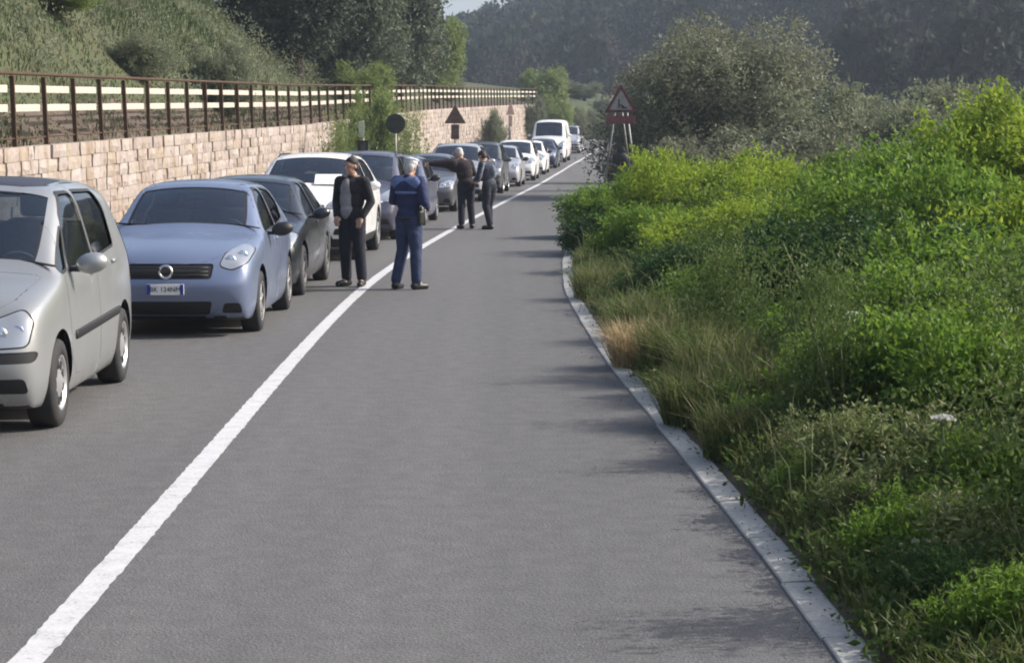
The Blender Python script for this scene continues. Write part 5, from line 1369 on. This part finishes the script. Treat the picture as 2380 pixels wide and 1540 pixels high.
lp('bank_tree', 'tree2', 'vine', 1015, 112, 30, 1.75, 'yellow green tree at the right end of the tree row on the bank', 'tree', trunk=(2.4, .16))
lp('oak_tree', 'tree', 'oak', 400, 92, -330, 2.6, 'dark tree at the top of the grassy bank', 'tree', trunk=(2.4, .25))
lp('bank_bush', 'hedge', 'vine', 850, 76, 128, 1.3, 'rounded light green bush behind the railing below the oaks', 'bush')
lp('bank_bush', 'hedge', 'sage', 520, 52, 75, 1.0, 'grey green bush high on the grassy bank left of the dark oak', 'bush')
lp('bank_bush', 'hedge', 'sage', 330, 47, 62, .9, 'silvery bush in the middle of the grassy bank', 'bush')
lp('bank_bush', 'hedge', 'vine', 130, 45, 5, 1.2, 'fresh green bush at the left end of the grassy bank', 'bush')
lp('bank_bush', 'hedge', 'sage', 1040, 118, 165, 1.2, 'low straw coloured bush at the foot of the right-most bank tree', 'bush')

# ------------------------------------------------------------------ grasses
def blades(r, P, H, W, lean, seg2=True):
    """curved three-faced grass blades: P base points, H heights"""
    n = len(P); a = r.uniform(0, 2 * math.pi, n); d = np.stack([np.cos(a), np.sin(a), 0 * a], -1) ; s = np.stack([-np.sin(a), np.cos(a), 0 * a], -1)
    a2 = r.uniform(0, 2 * math.pi, n); s = np.stack([np.cos(a2), np.sin(a2), 0 * a2], -1)
    d = d + lean; H = H[:, None]; W = W[:, None]; b = r.uniform(.15, .75, n)[:, None]
    up = np.array([0, 0, 1.0])
    m = P + up * H * .58 + d * H * b * .25; t = P + up * H * (1 - b * .35) + d * H * b * .85
    V = np.stack([P - s * W * .5, P + s * W * .5, m + s * W * .42, m - s * W * .42, t], 1).reshape(-1, 3)
    i = np.arange(n)[:, None] * 5
    F = np.concatenate([i + [0, 1, 2], i + [0, 2, 3], i + [3, 2, 4]], 1).reshape(-1, 3)
    return V, F, np.repeat(r.random(n), 3)
def stuff(name, arrs, mat, label, cat, kind='stuff'):
    off = 0; VV, FF, TT = [], [], []
    for V, F, t in arrs: VV.append(V); FF.append(F + off); TT.append(t); off += len(V)
    o = link(name, mesh_np(name, np.concatenate(VV), np.concatenate(FF), tint=np.concatenate(TT)), None, mat)
    tag(o, label, cat, kind=kind); return o
r = np.random.default_rng(21)
# right verge: grass fringe along the kerb
n = 26000; y = 6.2 + 56 * r.random(n) ** 1.7; o = .19 + np.abs(r.normal(size=n)) * .38
dens = vnoise(y * .9, o * 1.2 + 3); k = r.random(n) < .25 + dens * .9; y, o = y[k], o[k]
x = kb(y) + o; P = np.stack([x, y, ground_z(x, y) - .01], -1)
H = (.12 + .30 * r.random(len(y)) * (.35 + vnoise(y * .6, o * .8))) * np.clip(.45 + o * 1.3, .4, 1.5)
stuff('verge_grass', [blades(r, P, H, .008 + .008 * r.random(len(y)), np.array([-.25, -.05, 0]))], LM['grass'], 'rough grass fringe along the right-hand kerb', 'grass')
# right verge: low weeds and ground cover between the bushes
C, S_ = [], []
n = 5200; y = 6.5 + 38 * r.random(n) ** 1.5; o = .24 + r.random(n) ** 1.3 * np.clip(.27 * y, 1.2, 8)
x = kb(y) + o; z = ground_z(x, y); hh = np.clip(.10 + .42 * (o - .15), .08, .95) * (.5 + vnoise(x * 1.3, y * 1.3)); per = 26
ci = np.repeat(np.arange(n), per); q = r.random(n * per)
pos = np.stack([x[ci] + r.normal(size=n * per) * .07, y[ci] + r.normal(size=n * per) * .07, z[ci] + q * hh[ci]], -1)
V, F = leaf_quads(pos, unit(r.normal(size=(n * per, 3))) + np.array([0, 0, .35]), .03 + .03 * r.random(n * per), .5, r)
stuff('undergrowth', [(V, F, r.random(n)[ci] * .6 + r.random(n * per) * .4)], LM['under'], 'tangled low weeds filling the ground between the right-hand bushes', 'undergrowth')
# left bank: long grass
n = 120000; y = 27 + 62 * r.random(n) ** 1.15; o = .5 + 15 * r.random(n) ** .95
x = wallx(y) - o; P = np.stack([x, y, ground_z(x, y) - .02], -1); pn = vnoise(x * .5, y * .4)
H = (.09 + .26 * r.random(n)) * (.35 + 1.3 * pn) * np.clip(.55 + o * .12, .5, 1.15)
V, F, t = blades(r, P, H, .016 + .014 * r.random(n), np.array([0, 0, 0]))
stuff('bank_grass', [(V, F, np.clip(t * .4 + np.repeat(vnoise(x * .5 + 7, y * .3) * .6 + vnoise(x * 1.3, y * .9) * .5, 3) - .25, 0, 1))], LM['bankgrass'], 'long grass covering the bank above the wall', 'grass')
# left bank: patches of taller weeds in the grass
n = 1500; y = 28 + 55 * r.random(n); o = .7 + 11 * r.random(n); k = vnoise(y * .28 + 2, o * .5) > .5; y, o = y[k], o[k]; n = len(y); per = 34
x = wallx(y) - o; z = ground_z(x, y); hh = (.25 + .6 * r.random(n)) * (.4 + vnoise(x * .6, y * .6)); ci = np.repeat(np.arange(n), per)
pos = np.stack([x[ci] + r.normal(size=n * per) * .16, y[ci] + r.normal(size=n * per) * .16, z[ci] + r.random(n * per) ** .8 * hh[ci]], -1)
V, F = leaf_quads(pos, unit(r.normal(size=(n * per, 3))) + np.array([0, 0, .5]), .06 + .06 * r.random(n * per), .45, r)
stuff('bank_weeds', [(V, F, np.clip(r.random(n)[ci] * .7 + r.random(n * per) * .3, 0, 1))], LM['sage'], 'patches of taller grey green weeds in the grass of the bank', 'weeds')
# narrow verge between road and wall
n = 9000; y = 22 + 110 * r.random(n); o = 3.5 + 1.9 * r.random(n); x = cl(y) - o; P = np.stack([x, y, ground_z(x, y) - .01], -1)
stuff('verge_weeds', [blades(r, P, .1 + .35 * r.random(n), .014 + .012 * r.random(n), np.array([0, 0, 0]))], LM['bankgrass'], 'weedy strip between the queue of cars and the wall', 'grass')
# pale dry stalks standing above the near verge
n = 1300; y = 10 + 22 * r.random(n) ** 1.2; o = .25 + r.random(n) * np.clip(.2 * y, 1, 4); k = vnoise(y * .8 + 5, o * 1.1) > .42; y, o = y[k], o[k]; n = len(y)
x = kb(y) + o; P = np.stack([x, y, ground_z(x, y)], -1); H = .28 + .42 * r.random(n)
V, F, t = blades(r, P, H, .004 + .003 * r.random(n), np.array([-.1, 0, 0]))
stuff('dry_stalks', [(V, F, np.clip(.55 + .4 * t, 0, 1))], LM['pale'], 'thin pale stalks standing above the right-hand weeds', 'stalks')
# fallen leaves and crumbs of earth along the kerb
n = 2000; y = 6 + 44 * r.random(n) ** 1.5; o = np.abs(r.normal(size=n)) * .16; side = r.random(n) < .35; x = np.where(side, kb(y) + .17 - o * .8, kb(y) + .17 - o * .35); x = np.where(r.random(n) < .10, kb(y) - np.abs(r.normal(size=n)) * .06, x)
zz = rz(y) + np.where(x > kb(y), .028, .006); V, F = leaf_quads(np.stack([x, y, zz], -1), np.stack([r.normal(size=n), r.normal(size=n), .1 * r.normal(size=n)], -1), .008 + .016 * r.random(n), .6, r, .02)
V[:, 2] = np.maximum(V[:, 2], np.repeat(zz, 4) - .002)
stuff('leaf_litter', [(V, F, r.random(n))], LM['litter'], 'dry leaf litter and crumbs of earth along the kerb', 'leaf litter')
# single tufts
def tuft(name, mat, px, d, xo, n, h, spread, label, lean=(0, 0, 0)):
    x = X(px, d) + xo; z = float(ground_z(x, d)); rr = np.random.default_rng(int(px * 7 + d * 10))
    a = rr.uniform(0, 6.28, n); q = np.sqrt(rr.random(n)) * spread
    P = np.stack([np.cos(a) * q, np.sin(a) * q, 0 * q], -1); V, F, t = blades(rr, P, h * rr.uniform(.5, 1.1, n), .006 + .006 * rr.random(n), np.array(lean) + 0 * P + P / (spread + 1e-6) * .9)
    o = link(name, mesh_np(name, V, F, tint=t), None, LM[mat], loc=(x, d, z)); tag(o, label, 'grass tuft', 'grass tufts beside the kerb'); return o
tuft('grass_tuft', 'dry', 1490, 17.4, 0, 900, .46, .24, 'tan dry grass tuft beside the kerb')
tuft('grass_tuft', 'dry', 1905, 11.6, 0, 320, .30, .20, 'small faded straw tuft among the pale weeds')
tuft('grass_tuft', 'grass', 1590, 16.4, 0, 1100, .60, .30, 'green grass tuft right of the tan dry tuft')
tuft('grass_tuft', 'grass', 1690, 15.2, 0, 1100, .62, .32, 'tall green grass tuft below the low green bush')
tuft('grass_tuft', 'grass', 1640, 13.9, 0, 900, .48, .28, 'green grass tuft hanging over the kerb in mid frame')
tuft('grass_tuft', 'grass', 1790, 14.0, 0, 1000, .58, .30, 'green grass tuft below the shaded hollow')
tuft('grass_tuft', 'grass', 1500, 19.6, 0, 700, .55, .30, 'greyish grass tuft behind the tan dry tuft')
tuft('grass_tuft', 'grass', 1400, 24.5, 0, 700, .50, .35, 'grass tuft at the bend of the far kerb')
tuft('grass_tuft', 'grass', 1740, 12.4, 0, 700, .42, .26, 'low grass tuft left of the nearest pale weeds')
# seed heads on arching stalks
def seedhead(px, d, h, lx, label):
    x = X(px, d); z = float(ground_z(x, d)); rr = np.random.default_rng(int(px)); root = empty('seed_grass', (x, d, z))
    bm = bmesh.new(); pts = [(lx * .55 * t ** 2.2, 0, h * (t - .18 * t ** 4)) for t in np.linspace(0, 1, 9)]; add_tube(bm, pts, [.0035] * 9, 5); link('stalk', bm_mesh(bm, 'stalk'), root, M_stem)
    n = 160; t = rr.uniform(.72, 1.0, n); c = np.stack([lx * .55 * t ** 2.2, 0 * t, h * (t - .18 * t ** 4)], -1) + rr.normal(size=(n, 3)) * .007
    V, F = leaf_quads(c, np.stack([np.full(n, lx), rr.normal(size=n) * .4, np.full(n, .1)], -1), np.full(n, .03), .25, rr); link('seed_head', mesh_np('seed_head', V, F, tint=rr.random(n)), root, LM['pale'])
    tag(root, label, 'grass', 'arching seed heads in the verge')
seedhead(1790, 15.0, .85, .55, 'arching pale seed stalk highest above the green tufts')
seedhead(1800, 13.6, .62, .45, 'arching pale seed stalk below the highest one')
seedhead(1890, 14.2, .72, .30, 'upright pale seed stalk beside the shaded hollow')
seedhead(1480, 21.0, .75, -.25, 'thin pale seed stalk above the dry tan tuft')
# white flower heads
def umbel(px, d, h, label, rad=.05):
    x = X(px, d); z = float(ground_z(x, d)); rr = np.random.default_rng(int(px * 3)); root = empty('flower_stalk', (x, d, z))
    bm = bmesh.new(); add_tube(bm, [(0, 0, 0), (.02, 0, h * .5), (.0, 0, h)], [.005, .004, .003], 5)
    for k in range(9):
        a = k * .7; add_tube(bm, [(0, 0, h - .01), (math.cos(a) * rad * .7, math.sin(a) * rad * .7, h + .03)], .0015, 4)
    link('stalk', bm_mesh(bm, 'stalk'), root, M_stem)
    n = 150; a = rr.uniform(0, 6.28, n); q = np.sqrt(rr.random(n)) * rad; c = np.stack([np.cos(a) * q, np.sin(a) * q, h + .035 - q * q * 4], -1)
    V, F = leaf_quads(c, unit(rr.normal(size=(n, 3)) + np.array([0, 0, .6])), np.full(n, .016), .9, rr); link('flower_head', mesh_np('flower_head', V, F, tint=rr.random(n)), root, LM['umbel'])
    tag(root, label, 'flower', 'white flower heads in the near verge')
umbel(2200, 9.6, .56, 'largest white flower head standing above the pale weeds in the lower right', .055)
umbel(1985, 13.0, .72, 'small white flower head above the left green weed clump', .035)

# ------------------------------------------------------------------ far wood on the hills
r = np.random.default_rng(33)
def far_tree(seed, n, cone):
    q = np.random.default_rng(seed); u = q.random(n); a = q.uniform(0, 6.28, n)
    if cone: rad = (1 - u) ** .8 * (.75 + .25 * np.sin(u * 26)) * .5 + .04; z = .1 + u * .9
    else: z = .18 + u * .82; rad = np.sqrt(np.clip(1 - ((z - .58) / .44) ** 2, .02, 1)) * .5 * (.8 + .3 * vnoise(a * 1.2, z * 4 + seed))
    p = np.stack([np.cos(a) * rad, np.sin(a) * rad, z], -1) * (1 + q.normal(size=(n, 1)) * .05)
    return leaf_quads(p, unit(q.normal(size=(n, 3))) + np.stack([np.cos(a), np.sin(a), .3 + 0 * a], -1) * .6, .10 + .07 * q.random(n), .8, q)
FT = [far_tree(40 + k, 170, k % 2 == 0) for k in range(4)]
def near_tree(seed):
    V, F, t, cc = crown(seed, rx=.42, ry=.42, h=.8, nlobe=10, nclump=110, per=8, L=.052, asp=.8, base=.12, big=.42, sig=.035, fill=.2, zmin=.12); return V, F
NT = [near_tree(60 + k) for k in range(4)] + [far_tree(70 + k, 420, True) for k in range(2)]
arr = []; cnt = 0
while cnt < 1500:
    yy = 165 + 430 * r.random() ** 1.0; xx = r.uniform(-.10, .29) * yy + r.uniform(-6, 6)
    if xx < cl(min(yy, 415.)) + 14 and yy < 260 and xx > -30: continue
    near = yy < 290; h = r.uniform(6, 11.5); w = h * r.uniform(.6, .95); v, f = (NT[r.integers(6)] if near else FT[r.integers(4)])
    z = float(hill_h(xx, yy)); t0 = r.random() * .75 * (.6 + .6 * vnoise(xx * .05, yy * .03))
    arr.append((v * np.array([w, w, h]) + np.array([xx, yy, z - .3]), f, np.clip(t0 + r.random(len(f)) * .28, 0, 1))); cnt += 1
stuff('woodland', arr, LM['far'], 'dense far-off wood covering the hills behind the road', 'wood')
# ------------------------------------------------------------------ signs and roadside furniture
M_galv = plain('galvanised steel', (.22, .22, .22), .5, metal=.6, noise=.2, nscale=12)
M_sback = plain('dark sign back', (.022, .026, .02), .6, noise=.3, nscale=6); M_sbrown = plain('brown sign back', (.075, .042, .032), .75, noise=.35, nscale=6)
M_sred = plain('sign red', (.11, .032, .03), .7, noise=.4, nscale=5); M_swhite = plain('sign white', (.62, .62, .60), .45, noise=.15, nscale=5); M_sblack = plain('sign black', (.012, .012, .012), .6)
def prism(bm, pts, y0, y1, mat=0):
    a = [bm.verts.new((x, y0, z)) for x, z in pts]; b = [bm.verts.new((x, y1, z)) for x, z in pts]
    fs = [bm.faces.new(a), bm.faces.new(b[::-1])] + [bm.faces.new((a[i], b[i], b[(i + 1) % len(a)], a[(i + 1) % len(a)])) for i in range(len(a))]
    bmesh.ops.recalc_face_normals(bm, faces=fs)
    for f in fs: f.material_index = mat
def tri(s, cz, up=True, r_=.05): 
    h = s * .866; return rpoly([(-s / 2, cz - h / 3), (s / 2, cz - h / 3), (0, cz + h * 2 / 3)], r_, 4)
def pole(root, h, x=0, rad=.03, mat=None):
    bm = bmesh.new(); add_tube(bm, [(x, .045, -.3), (x, .045, h)], rad, 10); link('post', bm_mesh(bm, 'post', True), root, mat or M_galv)
# round sign seen from behind
d = 63.; x = X(920, d); root = empty('road_sign', (x, d, float(rz(d)))); pole(root, 2.48)
bm = bmesh.new(); prism(bm, circle(0, 2.23, .30, 32), -.012, .012); link('sign_plate', bm_mesh(bm, 'sign_plate'), root, M_sback)
for z in (2.10, 2.36):
    bm = bmesh.new(); add_box(bm, (0, -.022, z), (.40, .018, .04), None, .004); link('bracket', bm_mesh(bm, 'bracket'), root, M_sblack)
tag(root, 'dark back of a round road sign in front of the creeper bush', 'road sign', 'road signs on the left verge')
# black box on a post with a pale plate above
d = 57.5; x = X(845, d); root = empty('roadside_box', (x, d, float(rz(d)))); pole(root, 2.3, rad=.025)
bm = bmesh.new(); add_box(bm, (0, 0, 1.46), (.30, .16, .52), None, .015); add_box(bm, (0, 0, 1.735), (.34, .20, .03), None, .006); link('cabinet', bm_mesh(bm, 'cabinet'), root, M_sblack)
bm = bmesh.new(); add_box(bm, (0, -.083, 1.46), (.12, .008, .34), None, .004); link('cabinet_door', bm_mesh(bm, 'cabinet_door'), root, plain('dull grey plate', (.05, .05, .055), .6))
bm = bmesh.new(); add_box(bm, (-.05, 0, 2.05), (.16, .02, .44), None, .006); link('pale_plate', bm_mesh(bm, 'pale_plate'), root, plain('pale greenish plate', (.42, .46, .38), .6))
tag(root, 'black box with pale plate above it on a post before the creeper bush', 'roadside box')
# triangular sign with a panel, from behind
def tri_sign(px, d, turn, label, zc):
    x = X(px, d); root = empty('road_sign', (x, d, float(rz(d))), turn); pole(root, zc + .4, rad=.035)
    bm = bmesh.new(); prism(bm, tri(.92, zc), -.012, .012); link('sign_plate', bm_mesh(bm, 'sign_plate'), root, M_sbrown)
    bm = bmesh.new(); add_box(bm, (0, 0, zc - .62), (.34, .022, .62), None, .004); link('lower_panel', bm_mesh(bm, 'lower_panel'), root, M_sbrown)
    for z in (zc - .12, zc + .12, zc - .45, zc - .8):
        bm = bmesh.new(); add_box(bm, (0, -.021, z), (.26, .016, .035), None, .003); link('bracket', bm_mesh(bm, 'bracket'), root, M_sblack)
    tag(root, label, 'road sign', 'road signs on the left verge')
tri_sign(1058, 88., R(8), 'brown back of a triangular sign with a long panel in front of the stone wall', 2.55)
tri_sign(1186, 116., R(62), 'triangular sign turned almost edge-on beside the oval bush', 2.75)
# temporary triangular sign on a stand at the right
d = 57.; x = X(1441, d); root = empty('temporary_sign', (x, d, float(ground_z(x, d))), R(-6)); zc = 2.72
bm = bmesh.new(); prism(bm, tri(.90, zc, r_=.06), -.012, .012); link('sign_plate', bm_mesh(bm, 'sign_plate'), root, M_sred)
bm = bmesh.new(); prism(bm, tri(.64, zc, r_=.04), -.016, -.0125); link('sign_face', bm_mesh(bm, 'sign_face'), root, plain('weathered sign face', (.25, .24, .225), .6, noise=.3, nscale=4))
bm = bmesh.new()
add_box(bm, (-.05, -.018, zc - .04), (.04, .004, .17)); add_box(bm, (.04, -.018, zc - .08), (.12, .004, .045), Matrix.Rotation(.5, 3, 'Y')); add_box(bm, (.09, -.018, zc - .13), (.15, .004, .04)); ellipsoid(bm, (-.05, -.018, zc + .08), (.027, .004, .027))
link('pictogram', bm_mesh(bm, 'pictogram'), root, M_sblack)
bm = bmesh.new(); add_box(bm, (0, 0, zc - .46), (.80, .02, .22), None, .004); link('lower_panel', bm_mesh(bm, 'lower_panel'), root, plain('faded red panel', (.16, .055, .06), .7, noise=.3, nscale=5))
for sx in (-1, 1):
    bm = bmesh.new(); add_tube(bm, [(sx * .12, .03, zc + .1), (sx * .52, .06, -.1)], .028, 8); link('leg', bm_mesh(bm, 'leg'), root, M_galv)
bm = bmesh.new(); add_tube(bm, [(0, .05, zc), (.35, .95, -.1)], .022, 8); link('leg', bm_mesh(bm, 'leg'), root, M_galv)
bm = bmesh.new(); add_box(bm, (0, .05, 1.05), (1.0, .04, .04)); link('cross_bar', bm_mesh(bm, 'cross_bar'), root, M_galv)
blend('sandbag', [('e', (0, .02, 1.20), (.24, .12, .20)), ('e', (.03, .02, 1.42), (.12, .08, .12))], M_sblack, root, .02, 2)
tag(root, 'triangular faded red and white roadworks sign on a stand at the far right road edge', 'road sign')
# delineator post at the right edge
d = 84.; x = X(1414, d); root = empty('delineator_post', (x, d, float(rz(d)) + .02))
bm = bmesh.new(); add_box(bm, (0, 0, .35), (.20, .10, .74), None, .03); link('post', bm_mesh(bm, 'post', True), root, M_swhite)
bm = bmesh.new(); add_box(bm, (0, -.004, .50), (.205, .10, .20), Matrix.Rotation(.25, 3, 'Y')); link('black_band', bm_mesh(bm, 'black_band'), root, M_sblack)
bm = bmesh.new(); add_box(bm, (0, -.06, .50), (.06, .008, .14), None, .003); link('reflector', bm_mesh(bm, 'reflector'), root, M_amber)
tag(root, 'white delineator post with black band at the far right road edge', 'delineator post')

# ------------------------------------------------------------------ air
hz_on = True
if hz_on:
    bm = bmesh.new(); x0, x1, y0, y1, z0, z1 = -1500, 1500, -80, 2300, -12, 130
    add_box(bm, ((x0 + x1) / 2, (y0 + y1) / 2, (z0 + z1) / 2), (x1 - x0, y1 - y0, z1 - z0))
    hm = bpy.data.materials.new('haze'); hm.use_nodes = True; t = hm.node_tree; t.nodes.clear()
    pv = t.nodes.new('ShaderNodeVolumePrincipled'); pv.inputs['Color'].default_value = (.68, .79, .97, 1); pv.inputs['Density'].default_value = .00042; pv.inputs['Anisotropy'].default_value = .2
    mo = t.nodes.new('ShaderNodeOutputMaterial'); t.links.new(pv.outputs[0], mo.inputs['Volume'])
    hzo = link('haze', bm_mesh(bm, 'haze'), None, hm); tag(hzo, 'thin bluish haze in the distance', 'haze', kind='stuff')
